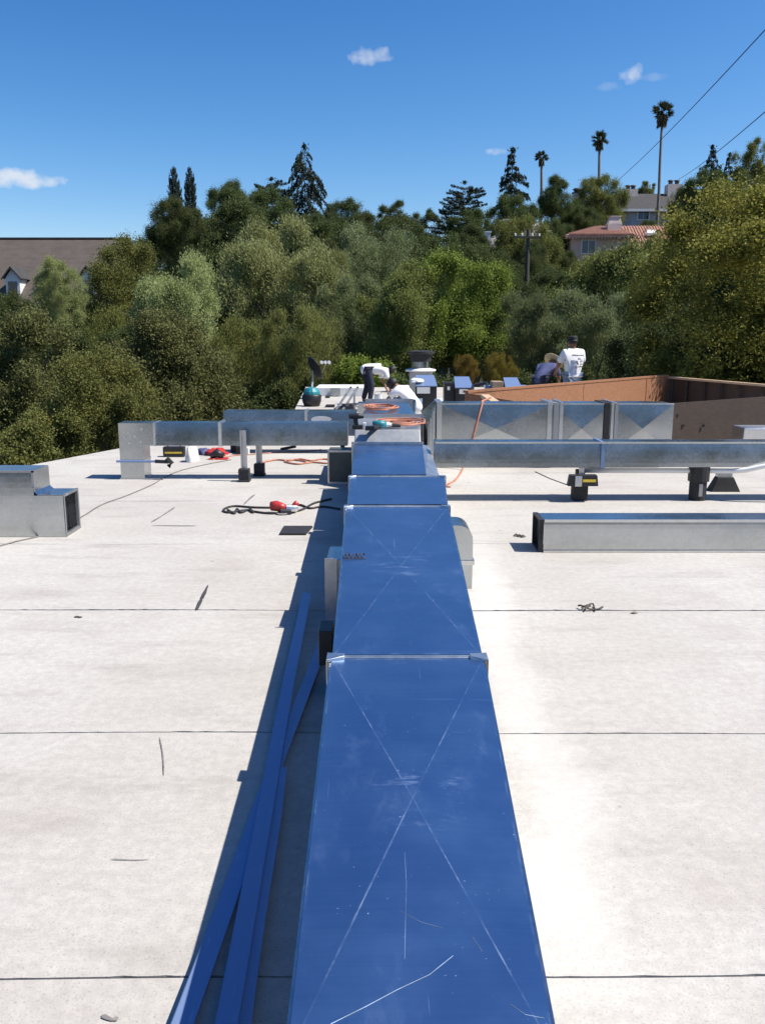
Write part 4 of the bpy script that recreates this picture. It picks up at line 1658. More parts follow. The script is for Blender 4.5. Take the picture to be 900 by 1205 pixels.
# low white skylight curb and other far-left bits
YW = 25.0
wb = thing('skylight_curb', (kx(385, YW), YW, 0), 'long low white curb box across the far left of the roof', 'roof curb')
mb = MB()
mb.box(kx(372, YW), kx(428, YW), YW, YW + 1.6, 0, zz(456, YW, 390))
part(wb, 'curb_box', mb, M['white'], bevel=.02)
mb = MB()
mb.box(kx(390, YW), kx(401, YW), YW - .14, YW - .01, .02, zz(456.5, YW, 390))
part(wb, 'metal_cover', mb, M['galv'])
for a, b, c_, d_, lab in ((383, 391, 468.5, 464.5, 'small dark pad'), (383, 396, 479.5, 475.5, 'larger dark pad')):
    p0, p1 = G(a, c_), G(b, d_)
    mb = MB()
    mb.box(p0.x, p1.x, p0.y, p0.y + .35, 0, .05)
    tag(mb.build('pad_or_shade_plate', M['rubber']), lab + ' on the roof left of the leaning rails', 'pad')
# teal-lidded bucket in black bag
bkt = thing('tool_bucket', G(367, 478), 'black tool bag bucket with teal lid at the far left', 'bucket')
c = G(367, 478)
kk = c.y / F
mb = MB()
mb.lathe(c, [(9 * kk, 0.002), (11 * kk, .12), (11.5 * kk, .26), (10 * kk, 14 * kk)], 14)
part(bkt, 'bag', mb, M['black'], smooth=True)
mb = MB()
mb.lathe(c, [(10 * kk, 14 * kk + .002), (9.5 * kk, 17 * kk), (7 * kk, 21 * kk), (3 * kk, 22 * kk)], 14)
part(bkt, 'teal_lid', mb, M['teal'])
mb = MB()
mb.tube([c + Vector((.0, 0, 20 * kk)), c + Vector((.02, 0, 28 * kk))], .02, 6)
part(bkt, 'handle', mb, M['white'])
# leaning rails
ra_ = thing('rail_pair', G(400, 487), 'two metal rails leaning up beside the bending man', 'rails')
for dx in (0, 8):
    A, B = G(394 + dx, 486), AT(413 + dx, 455.5, 22)
    mb = MB()
    mb.bar(A + Vector((0, 0, .03)), B, .045, .03)
    part(ra_, 'rail', mb, M['galv_dull'])
A, B = Vector((kx(417, 22), 22.06, 0)), AT(417, 459, 22.06)
mb = MB()
mb.bar(A, B, .05, .05)
part(ra_, 'prop', mb, M['steel'])
# white bucket
wbk = thing('white_bucket', G(445, 481), 'white plastic bucket between the two crouched workers', 'bucket')
c = G(445, 481)
kk = c.y / F
mb = MB()
mb.lathe(c, [(3.8 * kk, .002), (4.8 * kk, 16 * kk), (5.0 * kk, 16.5 * kk), (5 * kk, 17.5 * kk), (4.4 * kk, 17.5 * kk), (4.0 * kk, 13 * kk)], 18)
part(wbk, 'pail', mb, M['white'])
mb = MB()
mb.tube([c + Vector((-5 * kk, 0, 16 * kk)), c + Vector((-3 * kk, -.08, 20 * kk)), c + Vector((3 * kk, -.08, 20 * kk)), c + Vector((5 * kk, 0, 16 * kk))], .008, 6)
part(wbk, 'bail', mb, M['galv'])
# black bags on the roof
lump('tool_bag', 'black tool bag on the roof left of the bending man', 'bag', 412, 484, .26, .2, .16, 'black', 21)
pbox('metal_box', 'short grey metal box left of the white bucket', 'box', 421, 438, 474, G(430, 490).y, .4, 'galv')

# ------------------------------------------------------------------ people
def skin_mesh(joints, edges, root, sub=2):
    names = list(joints)
    me = bpy.data.meshes.new('tmp')
    me.from_pydata([joints[k][0] for k in names], [(names.index(a), names.index(b)) for a, b in edges], [])
    o = bpy.data.objects.new('tmp', me)
    COL.objects.link(o)
    sk = o.modifiers.new('skin', 'SKIN')
    sk.use_smooth_shade = True
    for i, k in enumerate(names):
        r = joints[k][1]
        r = r if isinstance(r, tuple) else (r, r)
        me.skin_vertices[0].data[i].radius = r
        me.skin_vertices[0].data[i].use_root = (k == root)
    s = o.modifiers.new('sub', 'SUBSURF')
    s.levels = sub
    s.render_levels = sub
    dg = bpy.context.evaluated_depsgraph_get()
    res = bpy.data.meshes.new_from_object(o.evaluated_get(dg))
    bpy.data.objects.remove(o)
    return res


def add_mesh(name, me, mat, parent):
    me.name = name
    me.materials.clear()
    me.materials.append(mat)
    o = bpy.data.objects.new(name, me)
    COL.objects.link(o)
    o.parent = parent
    return o


def person(loc, rz, label, J, shirt, trousers, head='hair', scale=1.0, extra=None):
    """J: joint name -> position in a local frame where the person faces +Y"""
    t = thing('person', loc, label, 'person', rz=rz)
    t.scale = (scale,) * 3
    J = {k: Vector(v) for k, v in J.items()}
    rad = dict(pelvis=.115, belly=.115, chest=.085, neck=.055, jaw=.075, head=.092, top=.055,
               sh_l=.05, sh_r=.05, el_l=.043, el_r=.043, wr_l=.028, wr_r=.028,
               hip_l=.09, hip_r=.09, kn_l=.06, kn_r=.06, an_l=.038, an_r=.038, toe_l=.035, toe_r=.035)
    jj = {k: (J[k], rad[k]) for k in rad if k in J}
    ed = [('pelvis', 'belly'), ('belly', 'chest'), ('chest', 'neck'), ('neck', 'jaw'), ('jaw', 'head'), ('head', 'top')]
    for s in 'lr':
        ed += [('chest', 'sh_' + s), ('sh_' + s, 'el_' + s), ('el_' + s, 'wr_' + s), ('pelvis', 'hip_' + s), ('hip_' + s, 'kn_' + s), ('kn_' + s, 'an_' + s), ('an_' + s, 'toe_' + s)]
        d = (J['wr_' + s] - J['el_' + s]).normalized()
        side = d.cross(Vector((0, 0, 1)))
        if side.length < .1:
            side = Vector((1, 0, 0))
        side.normalize()
        up = side.cross(d)
        palm = J['wr_' + s] + d * .075
        jj['palm_' + s] = (palm, .032)
        ed.append(('wr_' + s, 'palm_' + s))
        for i, (off, ln) in enumerate(((-.03, .075), (-.01, .088), (.01, .082), (.03, .065))):
            a = palm + side * off + d * .03
            b = a + d * ln * .55 - up * .012
            c = b + d * ln * .35 - up * .035
            for nm, p, r in (('a', a, .010), ('b', b, .009), ('c', c, .008)):
                jj['f%d%s_%s' % (i, nm, s)] = (p, r)
            ed += [('palm_' + s, 'f%da_%s' % (i, s)), ('f%da_%s' % (i, s), 'f%db_%s' % (i, s)), ('f%db_%s' % (i, s), 'f%dc_%s' % (i, s))]
        sg = 1 if s == 'l' else -1
        a = J['wr_' + s] + d * .04 + side * .04 * sg
        jj['tha_' + s] = (a, .011)
        jj['thb_' + s] = (a + d * .04 + side * .02 * sg - up * .015, .010)
        ed += [('wr_' + s, 'tha_' + s), ('tha_' + s, 'thb_' + s)]
    # nose and ears grow out of the head chain
    fwd = (J['face'] - J['head']).normalized()
    hv = (J['top'] - J['jaw']).normalized()
    sd_ = fwd.cross(hv).normalized()
    jj['nose'] = (J['jaw'].lerp(J['head'], .45) + fwd * .105, .012)
    jj['ear_a'] = (J['jaw'].lerp(J['head'], .6) + sd_ * .092, .016)
    jj['ear_b'] = (J['jaw'].lerp(J['head'], .6) - sd_ * .092, .016)
    ed += [('head', 'nose'), ('head', 'ear_a'), ('head', 'ear_b')]
    add_mesh('body', skin_mesh(jj, ed, 'pelvis'), M['skin'], t)
    # face details
    mb = MB()
    for sg in (-1, 1):
        p = J['head'] - hv * .012 + fwd * .078 + sd_ * .034 * sg
        mb.lathe(p, [(.002, -.012), (.013, -.006), (.014, .003), (.002, .011)], 8)
    p = J['jaw'] + fwd * .074 - hv * .005
    mb.bar(p - sd_ * .024, p + sd_ * .024, .012, .010)
    lpart(t, 'eyes_and_mouth', mb, M['hair'])
    # clothes
    sj = {'hem': (J['pelvis'] + (J['pelvis'] - J['belly']) * 1.2, .15), 'pelvis': (J['pelvis'], .155), 'belly': (J['belly'], .155), 'chest': (J['chest'], .178), 'neck': (J['chest'].lerp(J['neck'], .75), .075)}
    se = [('hem', 'pelvis'), ('pelvis', 'belly'), ('belly', 'chest'), ('chest', 'neck')]
    for s in 'lr':
        sj['sh_' + s] = (J['sh_' + s], .092)
        sj['cuff_' + s] = (J['sh_' + s].lerp(J['el_' + s], .82), .078)
        se += [('chest', 'sh_' + s), ('sh_' + s, 'cuff_' + s)]
    add_mesh('shirt', skin_mesh(sj, se, 'belly'), M[shirt], t)
    tj = {'pelvis': (J['pelvis'] - (J['belly'] - J['pelvis']) * .15, .140)}
    te = []
    for s in 'lr':
        tj['hip_' + s] = (J['hip_' + s], .105)
        tj['kn_' + s] = (J['kn_' + s], .085)
        tj['an_' + s] = (J['an_' + s] + (J['kn_' + s] - J['an_' + s]) * .06, .066)
        te += [('pelvis', 'hip_' + s), ('hip_' + s, 'kn_' + s), ('kn_' + s, 'an_' + s)]
    add_mesh('trousers', skin_mesh(tj, te, 'pelvis'), M[trousers], t)
    for s in 'lr':
        bj = {'h': (J['an_' + s] + Vector((0, 0, -.01)), .05), 'm': (J['an_' + s].lerp(J['toe_' + s], .6), .048), 't': (J['toe_' + s], .04)}
        add_mesh('boot', skin_mesh(bj, [('h', 'm'), ('m', 't')], 'h'), M['boot'], t)
    # headwear / hair as a shell over the skull
    c = J['head'] + hv * .015
    rot = Matrix((sd_, fwd, hv)).transposed().to_4x4()

    def shell(prof, n=20, sx=1., sy=1., shift=(0, 0, 0)):
        m = MB()
        m.lathe((0, 0, 0), prof, n, 0, sx, sy)
        m.v = [tuple(rot @ (Vector(v) + Vector(shift)) + c) for v in m.v]
        return m
    if head == 'hair':
        m = shell([(.080, -.09), (.104, -.05), (.110, -.01), (.104, .035), (.085, .075), (.05, .102), (.01, .110)], 18, 1.04, 1.16, (0, -.022, -.004))
        lpart(t, 'hair', m, M['hair'], smooth=True)
    elif head == 'cap':
        m = shell([(.104, .0), (.106, .03), (.098, .065), (.07, .092), (.01, .10)], 18, .95, 1.05, (0, -.005, .005))
        # brim
        br = [Vector((x, y, z)) for x, y, z in ((-.07, .08, .008), (-.06, .15, .0), (0, .175, -.004), (.06, .15, 0), (.07, .08, .008))]
        vs = br + [b + Vector((0, 0, .01)) for b in br]
        m.add([tuple(rot @ v + c) for v in vs], [(4, 3, 2, 1, 0), (5, 6, 7, 8, 9), (0, 1, 6, 5), (1, 2, 7, 6), (2, 3, 8, 7), (3, 4, 9, 8)])
        lpart(t, 'cap', m, M['cap_cloth'], smooth=False)
        m = shell([(.09, -.06), (.1, -.02), (.098, .01)], 16, .95, 1.05, (0, -.02, 0))
        lpart(t, 'hair', m, M['hair'], smooth=True)
    elif head == 'straw':
        m = shell([(.21, -.005), (.215, .004), (.13, .012), (.108, .02), (.102, .085), (.085, .115), (.02, .12)], 24, 1, 1.08)
        lpart(t, 'straw_hat', m, M['straw'], smooth=True)
        m = shell([(.109, .022), (.108, .045)], 24, 1, 1.08)
        lpart(t, 'hat_band', m, M['navy'], smooth=True)
    if extra:
        extra(t)
    return t


stand = dict(pelvis=(0, 0, .93), belly=(0, -.01, 1.08), chest=(0, .0, 1.28), neck=(0, .025, 1.45), jaw=(0, .045, 1.53), head=(0, .045, 1.60), top=(0, .04, 1.68), face=(0, .2, 1.58),
             sh_l=(-.19, 0, 1.39), sh_r=(.19, 0, 1.39), el_l=(-.27, .10, 1.13), wr_l=(-.20, .30, 1.02), el_r=(.25, .06, 1.12), wr_r=(.16, .28, 1.05),
             hip_l=(-.095, 0, .88), hip_r=(.095, 0, .88), kn_l=(-.11, .03, .48), kn_r=(.11, .02, .48), an_l=(-.11, -.01, .085), an_r=(.12, -.02, .085), toe_l=(-.13, .15, .045), toe_r=(.15, .14, .045))


def back_print(t):
    mb = MB()
    rr = random.Random(5)
    x = -.13
    while x < .12:
        w = rr.uniform(.012, .024)
        mb.box(x, x + w, -.186, -.180, 1.325, 1.325 + rr.uniform(.018, .03))
        x += w + .008
    for r in range(4):
        z = 1.25 - r * .05
        for q in range(5):
            if rr.random() < .75:
                xx = -.02 + q * .027
                mb.box(xx, xx + .016, -.186, -.180, z, z + rr.uniform(.02, .04))
    lpart(t, 'back_print', mb, M['ink'])


Yp = 17.4
px_ = kx(673, Yp, 440)
person((px_, Yp, 0), R(18), 'man standing with his back turned in white printed T-shirt and black cap', stand, 'shirt', 'jeans', 'cap', .985, back_print)
bend = dict(pelvis=(0, 0, .90), belly=(0, .17, .93), chest=(0, .36, .90), neck=(0, .50, .86), jaw=(0, .58, .84), head=(0, .64, .85), top=(0, .71, .87), face=(0, .60, .70),
            sh_l=(-.19, .42, .86), sh_r=(.19, .42, .86), el_l=(-.22, .48, .60), wr_l=(-.14, .56, .40), el_r=(.22, .46, .60), wr_r=(.12, .58, .38),
            hip_l=(-.10, -.02, .86), hip_r=(.10, -.02, .86), kn_l=(-.14, .03, .47), kn_r=(.14, .06, .47), an_l=(-.15, -.08, .085), an_r=(.15, .0, .085), toe_l=(-.17, .09, .045), toe_r=(.17, .17, .045))
person((kx(433, 22), 22.0, 0), R(-70), 'man bending over in white T-shirt and dark trousers with black hair', bend, 'shirt', 'navy', 'hair', .97)
squat = dict(pelvis=(0, -.10, .27), belly=(0, .0, .40), chest=(0, .15, .55), neck=(0, .29, .65), jaw=(0, .38, .66), head=(0, .43, .69), top=(0, .48, .745), face=(0, .52, .58),
             sh_l=(-.19, .20, .58), sh_r=(.19, .20, .58), el_l=(-.23, .40, .40), wr_l=(-.12, .56, .26), el_r=(.23, .38, .38), wr_r=(.10, .56, .24),
             hip_l=(-.11, -.08, .26), hip_r=(.11, -.08, .26), kn_l=(-.20, .28, .40), kn_r=(.20, .30, .38), an_l=(-.17, .04, .085), an_r=(.17, .06, .085), toe_l=(-.19, .21, .045), toe_r=(.19, .23, .045))
person((kx(482, 18.3), 18.3, 0), R(62), 'man crouching in white T-shirt and pale jeans, seen from behind', squat, 'shirt', 'jeans', 'hair', 1.0)
lean = dict(bend)
lean.update(belly=(0, .10, 1.02), chest=(0, .25, 1.14), neck=(0, .38, 1.20), jaw=(0, .46, 1.22), head=(0, .51, 1.26), top=(0, .57, 1.31), face=(0, .60, 1.16),
            sh_l=(-.19, .30, 1.14), sh_r=(.19, .30, 1.14), el_l=(-.24, .40, .90), wr_l=(-.16, .56, .76), el_r=(.24, .38, .90), wr_r=(.14, .56, .76))
person((kx(633, 17.8), 17.8, 0), R(-40), 'man in a straw hat and faded blue shirt leaning down behind the curb', lean, 'blueshirt', 'navy', 'straw', .93)


# ------------------------------------------------------------------ vegetation
def leaf_mesh(name, P, Dv, L, Wd, tint, fold=.0):
    """one rhombic two-triangle leaf per point"""
    n = len(P)
    Dv = Dv / np.linalg.norm(Dv, axis=1, keepdims=True)
    r = rng.normal(size=(n, 3))
    Sd = np.cross(Dv, r)
    Sd /= np.linalg.norm(Sd, axis=1, keepdims=True)
    L = np.broadcast_to(np.asarray(L), (n,))[:, None] * rng.uniform(.7, 1.3, (n, 1))
    Wd = np.broadcast_to(np.asarray(Wd), (n,))[:, None] * rng.uniform(.7, 1.3, (n, 1))
    V = np.empty((n, 4, 3), np.float32)
    V[:, 0] = P - Dv * L * .5
    V[:, 1] = P + Sd * Wd * .5
    V[:, 2] = P + Dv * L * .5
    V[:, 3] = P - Sd * Wd * .5
    me = bpy.data.meshes.new(name)
    me.vertices.add(n * 4)
    me.vertices.foreach_set('co', V.reshape(-1))
    me.loops.add(n * 4)
    me.loops.foreach_set('vertex_index', np.arange(n * 4, dtype=np.int32))
    me.polygons.add(n)
    me.polygons.foreach_set('loop_start', np.arange(0, n * 4, 4, dtype=np.int32))
    at = me.attributes.new('tint', 'FLOAT', 'POINT')
    at.data.foreach_set('value', np.repeat(np.clip(tint, 0, 1), 4).astype(np.float32))
    me.update()
    me.validate()
    return me


def crown_points(lobes, per, cl, nl, up_bias=.55):
    """lobes: (centre, radii); clumps sit on lobe skins, leaves fill clumps"""
    P, T, N = [], [], []
    for c, r in lobes:
        d = rng.normal(size=(per, 3))
        d[:, 2] += up_bias
        d /= np.linalg.norm(d, axis=1, keepdims=True)
        cc = c + d * r * rng.uniform(.7, 1.05, (per, 1))
        ct = rng.uniform(0, 1, per)
        p = cc[:, None, :] + rng.normal(size=(per, nl, 3)) * cl * rng.uniform(.6, 1.3, (per, 1, 1))
        P.append(p.reshape(-1, 3))
        lt_ = rng.uniform(0, .3)
        T.append((lt_ + ct[:, None] * .4 + rng.uniform(0, .3, (per, nl))).reshape(-1))
        N.append(np.repeat(d, nl, 0))
    return np.concatenate(P), np.concatenate(T), np.concatenate(N)


def lobes_for(nlobe, zc, rz, rxy, lr, seed):
    r_ = np.random.default_rng(seed)
    out = []
    ax1, ax2 = r_.normal(size=3) * 1.9, r_.normal(size=3) * 3.2
    p1, p2 = r_.uniform(0, 6.28, 2)

    def mod(v):
        return 1 + .20 * math.sin(v @ ax1 + p1) + .13 * math.sin(v @ ax2 + p2)
    for k in range(nlobe):
        d = r_.normal(size=3)
        d /= np.linalg.norm(d)
        rr = r_.uniform(.35, 1.0) ** .8 * mod(d)
        c = np.array([d[0] * rxy * rr * .9, d[1] * rxy * rr * .9, zc + d[2] * rz * rr * .86])
        s = r_.uniform(*lr)
        out.append((c, s * r_.uniform(.65, 1.35, 3) * np.array([1, 1, .9])))
    for k in range(nlobe // 2):
        d = r_.normal(size=3)
        d[2] += .7
        d /= np.linalg.norm(d)
        q_ = min(1.04, mod(d))
        c = np.array([d[0] * rxy * q_, d[1] * rxy * q_, zc + d[2] * rz * q_])
        s = lr[0] * r_.uniform(.35, .8)
        out.append((c, s * r_.uniform(.6, 1.5, 3)))
    return out


def broad_crown(name, seed, nlobe=38, per=24, nl=66, zc=.53, rz=.46, rxy=.46, lr=(.08, .17), cl=.034, L=.0165, Wd=.0095, swirl=0.):
    P, T, N = crown_points(lobes_for(nlobe, zc, rz, rxy, lr, seed), per, cl, nl)
    D = N * .6 + rng.normal(size=P.shape) * .7
    if swirl:
        D = N * .35 + rng.normal(size=P.shape) * .45 + np.array([.35, 0, swirl])
    return leaf_mesh(name, P, D, L, Wd, T)


def trunk_mesh(name, seed, h=.75, r0=.03, limbs=7, mat='bark'):
    r_ = random.Random(seed)
    mb = MB()
    pts = [Vector((0, 0, -.04))]
    for k in range(1, 7):
        pts.append(Vector((r_.uniform(-.03, .03), r_.uniform(-.03, .03), h * k / 6)))
    mb.tube(pts, [r0 * (1 - .75 * k / 6) for k in range(7)], 8)
    for k in range(limbs):
        z = h * r_.uniform(.25, .85)
        a = r_.uniform(0, 6.28)
        i = min(5, int(z / h * 6))
        p = pts[i].lerp(pts[i + 1], z / h * 6 - i)
        ln = r_.uniform(.18, .36)
        q = p + Vector((math.cos(a) * ln * .6, math.sin(a) * ln * .6, ln * .35))
        e = q + Vector((math.cos(a + .4) * ln * .4, math.sin(a + .4) * ln * .4, ln * .4))
        mb.tube([p, q, e], [r0 * .42, r0 * .26, r0 * .1], 6)
    me = bpy.data.meshes.new(name)
    me.from_pydata(mb.v, [], mb.f)
    me.materials.append(M[mat])
    return me


PLACE = bpy.data.materials['dark_green_leaves']
CROWN = {
    'broad': [broad_crown('broad_crown_mesh', s) for s in (1, 2, 3, 4)],
    'willow': [broad_crown('willow_crown_mesh', s, 28, 33, 66, .54, .46, .44, (.08, .19), .028, .0175, .0052, .85) for s in (11, 12, 13)],
    'airy': [broad_crown('airy_crown_mesh', s, 30, 22, 52, .6, .38, .44, (.07, .15), .028, .017, .010) for s in (21, 22)],
    'shrub': [broad_crown('shrub_crown_mesh', s, 24, 24, 60, .45, .44, .44, (.09, .19), .034, .023, .013) for s in (31, 32)],
    'oak': [broad_crown('oak_crown_mesh', 41, 84, 34, 66, .52, .46, .46, (.055, .13), .020, .0098, .0062)],
}


def conifer_crown(name, seed, H=1., R0=.5, whorls=26, per=7, droop=.25, needle=.032, z0=.12, irregular=.35, power=.9, nl=34, flat=.0):
    r_ = np.random.default_rng(seed)
    P, T, D = [], [], []
    for w in range(whorls):
        f = w / (whorls - 1)
        z = z0 + (H - z0) * f
        rad = R0 * (1 - f) ** power + .018
        for k in range(per if f < .85 else 4):
            a = r_.uniform(0, 2 * math.pi)
            ln = rad * (1 + irregular * r_.normal() * .6)
            ln = max(ln, .02)
            nn_ = int(nl * (.35 + ln / R0))
            s = np.sqrt(r_.uniform(.02, 1, nn_))
            base = np.array([math.cos(a), math.sin(a), 0])
            side = np.array([-math.sin(a), math.cos(a), 0])
            p = base * (s * ln)[:, None] + side * (r_.normal(size=nn_) * .035 * (1 + 2 * flat) * (1.1 - s))[:, None]
            p[:, 2] = z - droop * ln * s ** 1.6 + flat * .04 * s + r_.normal(size=nn_) * .010
            P.append(p)
            T.append(r_.uniform(0, 1, nn_))
            d = base * .6 + side * r_.normal(size=(nn_, 1)) * .5 + np.array([0, 0, -.45 + flat])
            D.append(d + r_.normal(size=(nn_, 3)) * .3)
    P, T, D = np.concatenate(P), np.concatenate(T), np.concatenate(D)
    return leaf_mesh(name, P, D, needle, needle * .42, T)


CROWN['conifer'] = [conifer_crown('conifer_crown_mesh', 5, R0=.5, whorls=24, per=8, droop=.40, nl=120, irregular=.6, z0=.05, power=.40)]
CROWN['spire'] = [conifer_crown('spire_crown_mesh', 6, R0=.5, whorls=22, per=7, droop=.22, nl=110, irregular=.5, z0=.05, power=.85, flat=.12)]
CROWN['column'] = [conifer_crown('column_crown_mesh', 8, R0=.42, whorls=44, per=9, droop=-.3, nl=70, irregular=.25, z0=.02, power=.42)]
CROWN['tiered'] = [conifer_crown('tiered_crown_mesh', 9, R0=.52, whorls=11, per=11, droop=-.06, nl=150, irregular=.5, z0=.25, power=.30, flat=.55)]
TRUNKS = [trunk_mesh('trunk_mesh', s) for s in (1, 2, 3)]
STRAIGHT = trunk_mesh('straight_trunk_mesh', 9, .97, .028, 0)
tree_no = 0


def tree(kind, mat, px, top, d, wpx, label, group=None, name='tree', cat='tree', zscale=None, var=0, depth=None):
    """base on the terrain at distance d, top and width as measured in the photograph"""
    global tree_no
    P = AT(px, top, d)
    zb0 = hz(P.x, d) - .1
    hgt = P.z - zb0
    w = wpx * d / F * (.9 if kind in ('broad', 'willow', 'oak', 'airy') else 1)
    t = thing(name, (P.x, d, zb0), label, cat, group, rz=(tree_no * 2.399) % 6.28 if kind not in ('tiered',) else .3 * tree_no)
    ms = CROWN[kind]
    me = ms[(tree_no + var) % len(ms)]
    tree_no += 1
    c = bpy.data.objects.new('crown', me)
    COL.objects.link(c)
    if not me.materials:
        me.materials.append(M['lf_dark'])
    c.material_slots[0].link = 'OBJECT'
    c.material_slots[0].material = M[mat]
    c.parent = t
    straight = kind in ('conifer', 'spire', 'column', 'tiered')
    ch = w * {'conifer': 2.1, 'spire': 2.0, 'column': 4.2, 'tiered': 1.35, 'willow': 1.25, 'shrub': .95}.get(kind, 1.15) * (zscale or 1)
    ch = min(ch, hgt)
    if straight and hgt - ch < 1.5:
        ch = hgt
    c.scale = (w, depth or w, ch)
    c.location.z = hgt - ch
    tr = bpy.data.objects.new('trunk', STRAIGHT if straight else TRUNKS[tree_no % 3])
    COL.objects.link(tr)
    tr.parent = t
    k = min(w, hgt * .5) * (.8 if straight else 1.0)
    tr.scale = (w * .9, w * .9, hgt) if not straight else (k, k, hgt)
    return t


# nearest layer beyond the roof edge, left to right
tree('broad', 'lf_brown', 14, 372, 26, 190, 'olive brown bushy tree at the far left, above the loose elbow fitting', name='broadleaf_tree')
tree('broad', 'lf_oak', 112, 425, 22, 170, 'olive green tree just beyond the roof edge left of the riser', name='broadleaf_tree')
tree('broad', 'lf_brown', 205, 378, 27, 195, 'rounded olive brown tree directly behind the left branch duct', name='broadleaf_tree')
tree('shrub', 'lf_oak', 30, 470, 20, 146, 'green brown bush at the left edge touching the roof line', name='bush', cat='bush')
tree('willow', 'lf_pale', 64, 305, 37, 78, 'pale feathery tree in front of the grey roof between its dormers', name='willow_tree')
tree('broad', 'lf_oak', 150, 292, 42, 118, 'dark green tree hiding the right dormer of the grey roof', name='broadleaf_tree')
tree('willow', 'lf_pale', 205, 308, 35, 152, 'silvery willow with swept tips left of the big pale tree', name='willow_tree')
tree('willow', 'lf_oak', 150, 360, 38, 158, 'olive green tree just below the silvery willow on its left', name='willow_tree')
tree('broad', 'lf_dark', 262, 240, 58, 135, 'tall dark green tree below the two cypresses', name='broadleaf_tree')
tree('willow', 'lf_pale', 312, 264, 41, 183, 'largest pale green willow at left centre of the wood', name='willow_tree')
tree('willow', 'lf_pale', 372, 296, 42, 115, 'pale willow just right of the largest one', name='willow_tree')
tree('willow', 'lf_olive', 440, 270, 46, 134, 'grey green willow in the middle of the wood above the exhaust fan', name='willow_tree')
tree('broad', 'lf_green', 540, 303, 37, 143, 'yellow green round tree right of the exhaust fan', name='broadleaf_tree')
tree('broad', 'lf_oak', 478, 322, 36, 134, 'mid green tree directly behind the exhaust fan', name='broadleaf_tree')
tree('willow', 'lf_oak', 352, 366, 32, 128, 'rounded light green tree behind the satellite dish', name='willow_tree')
tree('shrub', 'lf_green', 432, 408, 32, 115, 'bright green bush behind the bending man', name='bush', cat='bush')
tree('willow', 'lf_oak', 290, 376, 34, 146, 'olive green tree left of the satellite dish', name='willow_tree')
tree('willow', 'lf_olive', 405, 330, 39, 134, 'grey green willow behind the two workers at centre', name='willow_tree')
tree('willow', 'lf_olive', 628, 352, 36, 136, 'grey olive tree left of the standing man', name='olive_tree')
tree('willow', 'lf_olive', 705, 344, 34, 152, 'grey olive tree right of the standing man', name='olive_tree')
tree('broad', 'lf_dark', 770, 352, 31, 158, 'dark tree behind the right end of the wooden curb', name='broadleaf_tree')
tree('broad', 'lf_oak', 725, 305, 46, 183, 'broad green tree directly below the pink house', name='broadleaf_tree')
tree('oak', 'lf_yoak', 962, 198, 21.5, 400, 'huge oak with yellow green top filling the right edge', name='oak_tree', depth=9.5, zscale=.78)
tree('broad', 'lf_dark', 820, 375, 25, 183, 'dark shaded tree at the foot of the huge oak', name='broadleaf_tree')
tree('broad', 'lf_dark', 900, 385, 22, 183, 'dark shaded bush at the right edge under the huge oak', name='bush', cat='bush')
for px, top, w, l in ((548, 418, 34, 'left clump of dry yellow stems behind the blue lidded boxes'), (590, 416, 34, 'right clump of dry yellow stems behind the carton')):
    tree('willow', 'lf_dry', px, top, 30.8, w * 1.3, l, name='dry_bush', cat='bush')
tree('shrub', 'lf_dark', 500, 425, 32, 134, 'dark low bush at the far roof edge under the fan', name='bush', cat='bush')
tree('shrub', 'lf_dark', 640, 425, 32, 146, 'dark low bush at the far roof edge beside the straw hat man', name='bush', cat='bush')
tree('shrub', 'lf_dark', 330, 430, 31, 122, 'dark low bush beyond the roof corner under the dish', name='bush', cat='bush')

# second layer
tree('broad', 'lf_dark', 310, 226, 82, 84, 'dark green tree left of the tall conifer', name='broadleaf_tree')
tree('broad', 'lf_dark', 272, 219, 88, 66, 'dark ridge tree between the cypresses and the conifer', name='broadleaf_tree')
tree('conifer', 'lf_con', 358, 172, 90, 66, 'tall grey green conifer standing alone above the left wood', name='conifer_tree')
tree('column', 'lf_con', 205, 199, 54, 24, 'left one of the two dark narrow cypresses', name='cypress_tree')
tree('column', 'lf_con', 223, 199, 55, 21, 'right one of the two dark narrow cypresses', name='cypress_tree')
tree('conifer', 'lf_con', 190, 243, 70, 30, 'small ragged conifer at the foot of the cypresses', name='conifer_tree')
tree('tiered', 'lf_con', 320, 212, 95, 60, 'flat topped dark pine left of the tall conifer', name='pine_tree')
tree('broad', 'lf_dark', 405, 240, 112, 62, 'rounded ridge tree right of the tall conifer', name='broadleaf_tree')
tree('airy', 'lf_dark', 462, 238, 110, 54, 'highest ragged tree on the centre ridge', name='broadleaf_tree')
tree('airy', 'lf_dark', 497, 250, 112, 60, 'loose dark tree on the ridge left of the tiered cedar', name='broadleaf_tree')
tree('broad', 'lf_dark', 432, 252, 105, 60, 'dark ridge tree in the dip left of the highest ragged one', name='broadleaf_tree')
tree('tiered', 'lf_con', 546, 216, 106, 54, 'dark tiered cedar left of the spire conifer', name='cedar_tree')
tree('broad', 'lf_dark', 553, 250, 104, 64, 'dark lower foliage under the tiered cedar', name='broadleaf_tree')
tree('spire', 'lf_con', 603, 177, 122, 74, 'spire shaped conifer with spaced branches left of the palms', name='conifer_tree')
tree('broad', 'lf_dark', 651, 210, 116, 52, 'dark dome shaped tree below the leftmost palm', name='broadleaf_tree')
tree('broad', 'lf_oak', 706, 212, 126, 62, 'green tree below the middle palm beside the grey roof house', name='broadleaf_tree')
tree('broad', 'lf_dark', 604, 232, 114, 70, 'dark tree at the foot of the spire conifer', name='broadleaf_tree')
tree('spire', 'lf_con', 838, 173, 130, 56, 'dark conifer tip right of the tallest palm', name='conifer_tree')
tree('spire', 'lf_con', 858, 182, 128, 46, 'smaller conifer tip right beside the dark conifer tip', name='conifer_tree')
